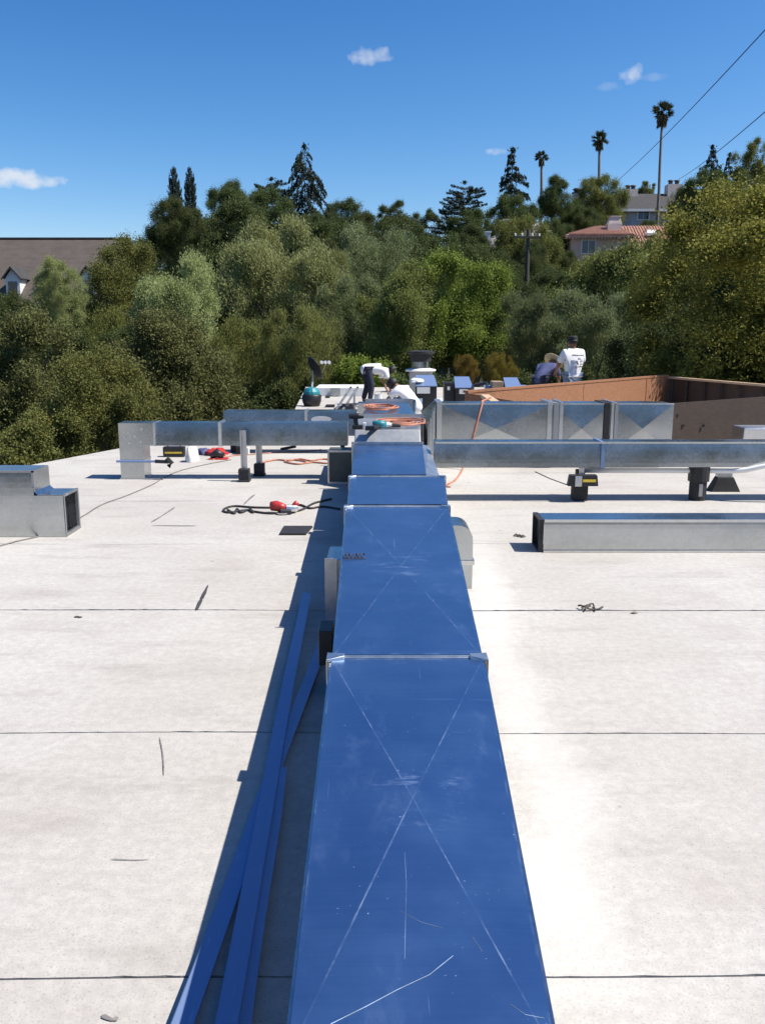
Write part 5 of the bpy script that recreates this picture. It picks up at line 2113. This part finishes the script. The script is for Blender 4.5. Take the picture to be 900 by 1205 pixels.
tree('airy', 'lf_oak', 888, 168, 100, 66, 'tree standing highest at the right edge behind the huge oak', name='broadleaf_tree')
tree('broad', 'lf_dark', 832, 205, 105, 72, 'dark tree right of the grey roof house', name='broadleaf_tree')
tree('broad', 'lf_dark', 872, 215, 90, 90, 'dark tree between the conifer tips and the huge oak', name='broadleaf_tree')
tree('airy', 'lf_oak', 760, 213, 155, 26, 'small light tree on the ridge between chimney and tallest palm', name='broadleaf_tree')
tree('broad', 'lf_oak', 614, 263, 82, 92, 'lit green tree around the utility pole', name='broadleaf_tree')
tree('broad', 'lf_dark', 585, 300, 66, 90, 'dark tree left of the utility pole', name='broadleaf_tree')
tree('broad', 'lf_dark', 530, 285, 75, 95, 'dark slope tree below the pale roofed house', name='broadleaf_tree')
tree('broad', 'lf_dark', 655, 318, 62, 80, 'dark tree between the utility pole and the pink house', name='broadleaf_tree')
tree('broad', 'lf_dark', 645, 280, 100, 40, 'small dark tree against the left wall of the pink house', name='broadleaf_tree')
tree('broad', 'lf_dark', 760, 262, 118, 40, 'dark bush between the pink house and the grey roof house', name='broadleaf_tree')
tree('broad', 'lf_oak', 800, 272, 80, 110, 'green tree hiding the right end of the tiled roof', name='broadleaf_tree')
tree('broad', 'lf_oak', 690, 304, 74, 70, 'green tree in front of the pink house wall', name='broadleaf_tree')
FILL = 'dark evergreen trees filling the hillside wood'
for px, top, d, w, lab in (
        (470, 262, 90, 90, 'dark evergreen just below the highest ragged ridge tree'),
        (420, 268, 84, 84, 'dark evergreen below the dip in the centre ridge'),
        (375, 258, 88, 76, 'dark evergreen at the right foot of the tall conifer'),
        (250, 262, 70, 90, 'dark evergreen behind the top left of the largest willow'),
        (195, 270, 64, 70, 'dark evergreen below the small ragged conifer'),
        (500, 300, 62, 90, 'dark evergreen above the left half of the yellow green round tree'),
        (440, 300, 60, 100, 'dark evergreen behind the grey green middle willow'),
        (345, 275, 66, 80, 'dark evergreen peeking between the largest willow and the pale willow'),
        (10, 352, 46, 90, 'dark evergreen at the left edge just under the left dormer'),
        (95, 345, 50, 80, 'dark evergreen under the right dormer of the grey roof'),
        (150, 395, 33, 100, 'dark evergreen above the elbow riser of the left duct'),
        (75, 385, 33, 100, 'dark evergreen below the pale feathery tree by the dormers'),
        (260, 372, 40, 100, 'dark evergreen right of the silvery willow above the strut posts'),
        (280, 290, 60, 90, 'dark evergreen left behind the largest willow'),
        (600, 335, 52, 90, 'dark evergreen right of the yellow green round tree'),
        (760, 322, 48, 90, 'dark evergreen below the right end of the tiled roof'),
        (180, 330, 48, 90, 'dark evergreen left behind the silvery willow'),
        (560, 268, 96, 60, 'dark evergreen at the left chimney of the pale roofed house'),
        (655, 262, 108, 50, 'dark evergreen left of the pink house eave'),
        (575, 292, 88, 70, 'dark evergreen under the pale roofed house'),
        (625, 292, 78, 70, 'dark evergreen around the foot of the utility pole'),
        (672, 240, 122, 44, 'dark evergreen under the lone round chimney cap'),
        (690, 250, 120, 50, 'dark evergreen directly above the tiled roof ridge'),
        (500, 345, 44, 110, 'dark evergreen right behind the exhaust fan cap'),
        (590, 372, 40, 90, 'dark evergreen behind the dry yellow stems'),
        (560, 350, 43, 90, 'dark evergreen under the yellow green round tree'),
        (430, 375, 40, 90, 'dark evergreen behind the bright green bush'),
        (572, 291, 92, 56, 'dark evergreen in front of the left part of the pale roof'),
        (642, 278, 96, 50, 'dark evergreen right of the utility pole crossarm'),
        (720, 298, 88, 64, 'dark evergreen hiding the lower right wall of the pink house'),
        (668, 300, 84, 44, 'dark evergreen at the lower left corner of the pink house'),
        (716, 236, 132, 40, 'dark evergreen at the left end of the grey upper roof'),
        (806, 226, 120, 50, 'dark evergreen at the right end of the grey upper roof'),
        (866, 268, 48, 130, 'dark evergreen showing through gaps of the huge oak'),
        (206, 240, 51, 72, 'dark evergreen at the foot of the two narrow cypresses'),
        (216, 318, 52, 90, 'dark evergreen directly behind the top of the silvery willow')):
    tree('broad', 'lf_dark', px, top, d, w, lab, FILL, name='evergreen_tree')


# palms
def palm(px, top, base, d, wpx, label, lean):
    P, B = AT(px, top, d), AT(px + lean, base, d)
    gz = hz(B.x, d)
    t = thing('palm_tree', (B.x, d, gz), label, 'palm tree', 'tall fan palms on the ridge')
    k = wpx * d / F / 2
    topc = Vector((P.x, d, P.z - k * .9))
    mb = MB()
    pts = [Vector((B.x, d, gz - .5)), Vector((B.x, d, B.z)), Vector((B.x, d, B.z)).lerp(topc, .5) + Vector((.15 * lean * d / F, 0, 0)), topc]
    pp = []
    for i in range(9):
        s = i / 8
        a, b, c = pts[1], pts[2], pts[3]
        pp.append(a.lerp(b, s).lerp(b.lerp(c, s), s))
    mb.tube([pts[0]] + pp, [.27] + [.23 - .06 * i / 8 for i in range(9)], 8)
    part(t, 'trunk', mb, M['palebark'])
    PP, DD, TT = [], [], []
    PD, DD2 = [], []
    for f in range(34):
        el = rng.uniform(-.35, 1.35)
        a = rng.uniform(0, 6.28)
        dv = np.array([math.cos(a) * math.cos(el), math.sin(a) * math.cos(el), math.sin(el)])
        ln = k * rng.uniform(.75, 1.05)
        c = dv * ln * .55
        for q in range(26):
            off = rng.normal(size=3)
            off /= np.linalg.norm(off)
            dd = dv + off * .55
            PP.append(c + dd * k * .26 * rng.uniform(.6, 1.2) - np.array([0, 0, .12 * k]))
            DD.append(dd)
            TT.append(rng.uniform())
    o = bpy.data.objects.new('crown', leaf_mesh('palm_crown', np.array(PP), np.array(DD), k * .55, k * .07, np.array(TT)))
    o.data.materials.append(M['lf_palm'])
    COL.objects.link(o)
    o.parent = t
    o.location = topc - t.location
    for f in range(420):
        a = rng.uniform(0, 6.28)
        r = rng.uniform(.12, .42) * k
        PD.append([math.cos(a) * r, math.sin(a) * r, -rng.uniform(.2, 1.1) * k])
        DD2.append([math.cos(a) * .35, math.sin(a) * .35, -1])
    o = bpy.data.objects.new('dead_skirt', leaf_mesh('palm_skirt', np.array(PD), np.array(DD2), k * .5, k * .08, rng.uniform(0, 1, 420)))
    o.data.materials.append(M['lf_dead'])
    COL.objects.link(o)
    o.parent = t
    o.location = topc - t.location


palm(637, 178, 222, 140, 15, 'leftmost and smallest of the three ridge palms', 0)
palm(705.5, 154, 218, 140, 20, 'middle palm of the three on the ridge', -1)
palm(780, 120, 224, 140, 25, 'tallest palm of the three, above the grey roof house', -5)

# ------------------------------------------------------------------ houses on the hill
def mat_roof(name, c1, c2, rows, axis=2, wob=.3):
    t = NT(name)
    v = t.obj()
    w = t.node('ShaderNodeTexWave', bands_direction='Z')
    w.inputs['Scale'].default_value = rows
    w.inputs['Distortion'].default_value = 1.2
    w.inputs['Detail'].default_value = 2
    t.l.new(v, w.inputs['Vector'])
    n = t.noise(v, 1.4, 5)
    n2 = t.noise(t.obj((4, 4, 9)), 3, 2)
    c = t.mix(t.smooth(n, .3, .7), c1, c2)
    c = t.mix(t.smooth(n2, .35, .7, 0, .5), c, tuple(x * .65 for x in c1))
    t.bump(w.outputs['Fac'], .5, .05)
    return t.fin(c, .85)


M['shingle'] = mat_roof('brown_grey_shingles', (.082, .066, .054), (.108, .088, .073), 3)
M['slate'] = mat_roof('dark_grey_shingles', (.042, .041, .042), (.06, .058, .057), 3)
M['tile'] = mat_roof('terracotta_tiles', (.36, .17, .12), (.46, .26, .19), 2)
M['paleroof'] = mat_roof('pale_grey_shingles', (.30, .29, .28), (.40, .39, .38), 3)
M['pink'] = plain('pink_stucco', (.52, .37, .30), .9, 0, .1)
M['greige'] = plain('grey_stucco', (.42, .41, .42), .9, 0, .1)
M['trim'] = plain('white_trim', (.72, .72, .70), .6, 0, .05)
t = NT('window_glass')
M['glass'] = t.fin((.03, .04, .055), .08, 0, .6)
M['brick'] = plain('chimney_stucco', (.66, .56, .50), .9, 0, .15)
M['soot'] = plain('dark_chimney_cap', (.04, .04, .042), .7)


def window(t, x0, x1, z0, z1, Y, frame=.08):
    mb = MB()
    mb.box(x0 - frame, x0, Y - .07, Y + .02, z0 - frame, z1 + frame)
    mb.box(x1, x1 + frame, Y - .07, Y + .02, z0 - frame, z1 + frame)
    mb.box(x0, x1, Y - .07, Y + .02, z1, z1 + frame)
    mb.box(x0, x1, Y - .10, Y + .02, z0 - frame, z0)
    xm = (x0 + x1) / 2
    mb.box(xm - .03, xm + .03, Y - .06, Y - .032, z0, z1)
    w = part(t, 'window', mb, M['trim'])
    mb = MB()
    mb.box(x0, x1, Y - .03, Y - .005, z0, z1)
    part(w, 'pane', mb, M['glass'])


def fix(t):
    return t


# left building: long roof with two dormers
Yh = 70
gh = thing('roof_house', (-27, Yh, hz(-27, Yh)), 'large house with grey brown shingle roof at the left edge', 'house')
r1, r0 = AT(152, 281, Yh), AT(-160, 280, Yh)
zr = r1.z
ze = zr - 5.2
ye, yb3 = Yh - 7, Yh + 7
xe = r1.x + 3.6
mb = MB()
mb.add([(r0.x, Yh, zr), (r1.x, Yh, zr), (xe, ye, ze), (r0.x, ye, ze), (xe, yb3, ze), (r0.x, yb3, ze)], [(3, 2, 1, 0), (1, 4, 5, 0), (2, 4, 1), (0, 5, 3), (2, 3, 5, 4)])
part(gh, 'roof', mb, M['shingle'])
mb = MB()
mb.box(r0.x + .5, xe - .5, ye + .5, yb3 - .5, hz(-27, Yh) - 1, ze - .02)
part(gh, 'wall', mb, M['shingle'])
mb = MB()
mb.bar((r0.x, Yh, zr + .03), (r1.x, Yh, zr + .03), .3, .12)
mb.bar((r1.x, Yh, zr + .03), (xe, ye, ze + .05), .25, .1)
part(gh, 'ridge_cap', mb, M['slate'])


def dormer(px, py_top, wpx):
    # on the front slope
    f_ = 5.2 / 7
    Yd = Yh - 6.3
    P = AT(px, py_top, Yd)
    hw = wpx * Yd / F / 2
    zt = P.z
    hgt = 1.5
    zb4 = zt - .9 - hgt
    yb_ = Yh - .6
    mb = MB()
    mb.box(P.x - hw * .8, P.x + hw * .8, Yd + .25, Yh - 2, zb4, zt - .85)
    d_ = part(gh, 'dormer', mb, M['trim'])
    mb = MB()
    mb.add([(P.x - hw * 1.15, Yd, zt - .85), (P.x, Yd, zt), (P.x + hw * 1.15, Yd, zt - .85), (P.x - hw * 1.15, Yh - 1, zt - .85), (P.x, Yh - 1, zt), (P.x + hw * 1.15, Yh - 1, zt - .85),
            (P.x - hw * 1.15, Yd, zt - 1.0), (P.x, Yd, zt - .15), (P.x + hw * 1.15, Yd, zt - 1.0)],
           [(0, 1, 4, 3), (1, 2, 5, 4), (6, 7, 1, 0), (7, 8, 2, 1)])
    part(d_, 'dormer_roof', mb, M['slate'])
    mb = MB()
    mb.add([(P.x - hw * .95, Yd + .26, zt - .95), (P.x + hw * .95, Yd + .26, zt - .95), (P.x, Yd + .26, zt - .12)], [(0, 1, 2)])
    part(d_, 'gable', mb, M['trim'])
    mb = MB()
    mb.box(P.x - hw * .5, P.x + hw * .5, Yd + .2, Yd + .24, zb4 + .35, zt - 1.05)
    part(d_, 'pane', mb, M['glass'])


dormer(12, 313, 20)
dormer(56, 313, 20)
dormer(101, 312, 20)

# pink house
Yk = 106
ph = thing('pink_house', (AT(720, 300, Yk).x, Yk, hz(28, Yk)), 'pink stucco house with terracotta tile roof and chimney', 'house')
a0, a1 = AT(672, 280, Yk), AT(742, 280, Yk)
gz = hz(28, Yk) - 2
ztw = AT(700, 278, Yk).z
mb = MB()
mb.box(a0.x, a1.x, Yk, Yk + 8, gz, ztw)
part(ph, 'wall', mb, M['pink'])
b1 = AT(800, 280, Yk + 2)
mb = MB()
mb.box(a1.x + .01, b1.x, Yk + 2, Yk + 9, gz, ztw - .4)
part(ph, 'wall', mb, M['pink'])
e0, e1 = AT(665, 276, Yk - .8), AT(748, 276.5, Yk - .8)
rg = AT(702, 266, Yk + 3.6)
rg2 = AT(722, 265.5, Yk + 3.6)
ez = e0.z
mb = MB()
hz2 = rg.z
yb4 = Yk + 8.8
P8 = [(e0.x, Yk - .8, ez), (e1.x, Yk - .8, ez), (e1.x, yb4, ez), (e0.x, yb4, ez), (rg.x, Yk + 4, hz2), (rg2.x + 0, Yk + 4, hz2)]
mb.add(P8 + [(x, y, z - .25) for x, y, z in P8[:4]], [(0, 1, 5, 4), (1, 2, 5), (2, 3, 4, 5), (3, 0, 4), (6, 7, 1, 0), (7, 8, 2, 1), (8, 9, 3, 2), (9, 6, 0, 3), (9, 8, 7, 6)])
rf = part(ph, 'roof', mb, M['tile'])
# individual ridge rows of barrel tiles down the front slope
mb = MB()
A0, A1, B0, B1 = Vector(P8[0]), Vector(P8[1]), Vector(P8[4]), Vector(P8[5])
for k in range(1, 30):
    s = k / 30
    p = A0.lerp(A1, s)
    # up the slope until the hip line
    tmax = min(1, (p.x - A0.x) / max(B0.x - A0.x, .01), (A1.x - p.x) / max(A1.x - B1.x, .01))
    q = p + Vector((0, (Yk + 4) - (Yk - .8), hz2 - ez)) * tmax
    if tmax > .06:
        mb.tube([p + Vector((0, -.05, .03)), q + Vector((0, 0, .03))], .085, 5)
bt_ = part(rf, 'barrel_tile_rows', mb, M['tile'])
bt_['kind'] = 'stuff'
# lower right wing roof
c0, c1 = AT(733, 292, Yk + .6), AT(776, 292, Yk + 1)
r0_, r1_ = AT(738, 266, Yk + 6), AT(800, 266, Yk + 6)
mb = MB()
Q = [(c0.x, Yk + .9, c0.z), (b1.x + .6, Yk + .9, c0.z), (b1.x + .6, Yk + 6, r0_.z), (c0.x, Yk + 6, r0_.z), (b1.x + .6, Yk + 11, c0.z), (c0.x, Yk + 11, c0.z)]
mb.add(Q, [(0, 1, 2, 3), (3, 2, 4, 5), (1, 4, 2), (0, 3, 5), (0, 5, 4, 1)])
rf2 = part(ph, 'roof', mb, M['tile'])
mb = MB()
for k in range(1, 22):
    s = k / 22
    p, q = Vector(Q[0]).lerp(Vector(Q[1]), s), Vector(Q[3]).lerp(Vector(Q[2]), s)
    mb.tube([p + Vector((0, -.05, .03)), q + Vector((0, 0, .03))], .085, 5)
bt_ = part(rf2, 'barrel_tile_rows', mb, M['tile'])
bt_['kind'] = 'stuff'
ch0, ch1 = AT(714.5, 275, Yk + 1.5), AT(731, 275, Yk + 1.5)
zt5, zs5 = AT(720, 255, Yk + 1.5).z, AT(720, 263, Yk + 1.5).z
mb = MB()
mb.box(ch0.x, ch1.x, Yk + 1.5, Yk + 2.7, ez, zs5)
mb.hexa([(ch0.x, Yk + 1.5, zs5), (ch1.x, Yk + 1.5, zs5), (ch1.x, Yk + 2.7, zs5), (ch0.x, Yk + 2.7, zs5),
         (ch0.x + .35, Yk + 1.6, zt5), (ch1.x - .25, Yk + 1.6, zt5), (ch1.x - .25, Yk + 2.6, zt5), (ch0.x + .35, Yk + 2.6, zt5)])
ch = part(ph, 'chimney', mb, M['brick'])
mb = MB()
mb.box(ch0.x + .3, ch1.x - .1, Yk + 1.5, Yk + 2.7, zt5 + .003, zt5 + .12)
part(ch, 'chimney_cap', mb, M['brick'])
w0, w1 = AT(684, 298, Yk), AT(700, 283, Yk)
window(ph, w0.x, w1.x, w0.z, w1.z, Yk)
sk0, sk1 = AT(761, 274, Yk + 3), AT(776, 268, Yk + 3)
mb = MB()
mb.hexa([(sk0.x, Yk + 3, sk0.z - .3), (sk1.x, Yk + 3, sk0.z - .3), (sk1.x, Yk + 5, sk0.z - .1), (sk0.x, Yk + 5, sk0.z - .1), (sk0.x, Yk + 3, sk0.z), (sk1.x, Yk + 3, sk0.z), (sk1.x, Yk + 5, sk1.z), (sk0.x + .6, Yk + 5, sk1.z)])
part(ph, 'roof_vent', mb, M['trim'])
mb = MB()
for k in range(22):
    x = e0.x + .2 + (e1.x - e0.x - .4) * k / 21
    mb.box(x - .07, x + .07, Yk - .75, Yk - .02, ez - .40, ez - .255)
rt_ = part(ph, 'rafter_tails', mb, M['brick'])
rt_['kind'] = 'stuff'

# dark grey roof house above it
Yu = 142
uh = thing('grey_house', (AT(765, 255, Yu).x, Yu, hz(44, Yu)), 'upper house with dark grey roof and brick chimneys by the tallest palm', 'house')
u0, u1 = AT(742, 250, Yu), AT(806, 250, Yu)
gz = hz(44, Yu) - 3
zw = AT(760, 246, Yu).z
mb = MB()
mb.box(u0.x, u1.x, Yu, Yu + 9, gz, zw)
part(uh, 'wall', mb, M['greige'])
mb = MB()
e0, e1 = AT(728, 246, Yu - .7), AT(808, 246, Yu - .7)
rz_ = AT(760, 228, Yu + 4.5).z
Q = [(e0.x, Yu - .7, e0.z), (e1.x, Yu - .7, e0.z), (e1.x - .3, Yu + 4.5, rz_), (e0.x + .6, Yu + 4.5, rz_), (e1.x, Yu + 9.7, e0.z), (e0.x, Yu + 9.7, e0.z)]
mb.add(Q, [(0, 1, 2, 3), (3, 2, 4, 5), (1, 4, 2), (0, 3, 5), (0, 5, 4, 1)])
part(uh, 'roof', mb, M['slate'])
mb = MB()
mb.box(e0.x, e1.x, Yu - .82, Yu - .71, e0.z - .35, e0.z + .02)
part(uh, 'gutter', mb, M['trim'])
w0, w1 = AT(750, 258, Yu), AT(763, 249, Yu)
window(uh, w0.x, w1.x, w0.z, w1.z, Yu, .15)
for a, b, tp in ((735, 749, 220), (784, 801, 214)):
    c0, c1 = AT(a, 230, Yu + 4), AT(b, 230, Yu + 4)
    zt6 = AT(a, tp + 3, Yu + 4).z
    mb = MB()
    mb.box(c0.x, c1.x, Yu + 3.6, Yu + 5.4, rz_ - 1, zt6)
    ch = part(uh, 'chimney', mb, M['brick'])
    for s in (.28, .72):
        mb = MB()
        x = c0.x + (c1.x - c0.x) * s
        mb.cyl((x, Yu + 4.5, zt6 + .003), (x, Yu + 4.5, zt6 + .55), .38, .3, 10)
        mb.cyl((x, Yu + 4.5, zt6 + .56), (x, Yu + 4.5, zt6 + .72), .5, .4, 10)
        part(ch, 'chimney_pot', mb, M['soot'])
# lone chimney stack on a roof half hidden by trees
Yq = 128
lc = thing('hidden_house', (AT(680, 240, Yq).x, Yq, hz(29, Yq)), 'house hidden in trees with only its round chimney cap showing left of the grey roof', 'house')
a, b = AT(675, 235, Yq), AT(684.5, 235, Yq)
zt7, g7 = AT(680, 227, Yq).z, hz(29, Yq)
mb = MB()
mb.box(a.x - 1, b.x + 3, Yq + 1.5, Yq + 7, g7, AT(680, 252, Yq).z)
part(lc, 'wall', mb, M['greige'])
mb = MB()
mb.box(a.x, b.x, Yq, Yq + 1.3, g7, zt7)
ch = part(lc, 'chimney', mb, M['brick'])
mb = MB()
cx0 = (a.x + b.x) / 2
mb.lathe((cx0, Yq + .65, zt7), [(.75, .003), (.8, .15), (.5, .18), (.5, .45), (.72, .5), (.5, .72), (.05, .8)], 14)
part(ch, 'chimney_cap', mb, M['soot'])
# pale roofed house among trees
Yn = 100
pn = thing('pale_roof_house', (AT(600, 280, Yn).x, Yn, hz(15, Yn)), 'house with pale grey roof and two white chimneys peeking above the slope trees', 'house')
q0, q1, q2 = AT(553, 292, Yn), AT(580, 283, Yn + 1), AT(600, 268, Yn + 4)
q3, q4 = AT(632, 262, Yn + 5), AT(650, 274, Yn + 4)
mb = MB()
zlow = q0.z - .3
mb.add([q0, (q1.x + 1.2, q1.y, q0.z), q1, q0 + Vector((1.4, 3, .9)), (q2.x - 3.2, Yn + 3, q1.z + .1), (q2.x + 3.2, Yn + 3, q1.z + .2), q3 + Vector((0, 0, 0)), q2, q4, (q4.x + .4, Yn + 8, q4.z), q3 + Vector((0, 3, 0))],
       [(0, 1, 2, 3), (4, 5, 6, 7), (5, 8, 6), (6, 8, 9, 10)])
part(pn, 'roof', mb, M['paleroof'])
mb = MB()
mb.box(q0.x + .3, q4.x - .2, Yn + 3.2, Yn + 8, hz(15, Yn) - 1, q0.z - .1)
part(pn, 'wall', mb, M['greige'])
for x0, x1, tp, bt2, Y in ((570, 577, 272, 290, Yn + .6), (592.5, 600.5, 258, 270, Yn + 3.4)):
    a, b = AT(x0, tp, Y), AT(x1, tp, Y)
    z0 = AT(x0, bt2, Y).z
    mb = MB()
    mb.box(a.x, b.x, Y, Y + .8, z0 - 1, a.z - .15)
    ch = part(pn, 'chimney', mb, M['trim'])
    mb = MB()
    mb.box(a.x - .1, b.x + .1, Y - .1, Y + .9, a.z - .148, a.z)
    part(ch, 'chimney_cap', mb, M['trim'])

# ------------------------------------------------------------------ utility pole and wires
Yo = 64
po = thing('utility_pole', (AT(621, 340, Yo).x, Yo, hz(10.5, Yo)), 'dark wooden utility pole with crossarm on the slope left of the pink house', 'utility pole')
x = AT(620.5, 300, Yo).x
zt8 = AT(620, 271, Yo).z
mb = MB()
mb.tube([(x, Yo, hz(10.5, Yo) - .5), (x, Yo, zt8)], [.19, .14], 10)
part(po, 'pole', mb, M['creosote'])
mb = MB()
a, b = AT(605, 279, Yo - .15), AT(635, 279.5, Yo - .15)
mb.bar(a, b, .12, .14)
part(po, 'crossarm', mb, M['creosote'])
for s in (.03, .3, .7, .97):
    p = a.lerp(b, s)
    mb = MB()
    mb.lathe(p + Vector((0, 0, .07)), [(.05, 0), (.07, .06), (.05, .1), (.07, .14), (.02, .2)], 8)
    part(po, 'insulator', mb, M['white'])


def wire(label, a, b, sag):
    mb = MB()
    pts = [a.lerp(b, k / 24) - Vector((0, 0, sag * 4 * (k / 24) * (1 - k / 24))) for k in range(25)]
    mb.tube(pts, .028, 5)
    tag(mb.build('overhead_wire', M['cable']), label, 'wire', 'overhead wires')


wire('upper overhead wire crossing the sky from top right past the tallest palm', AT(930, 2, 42), AT(716, 221, 125), .45)
wire('lower overhead wire slanting to the grey roof house at the right', AT(930, 105, 42), AT(798, 211, 125), .3)
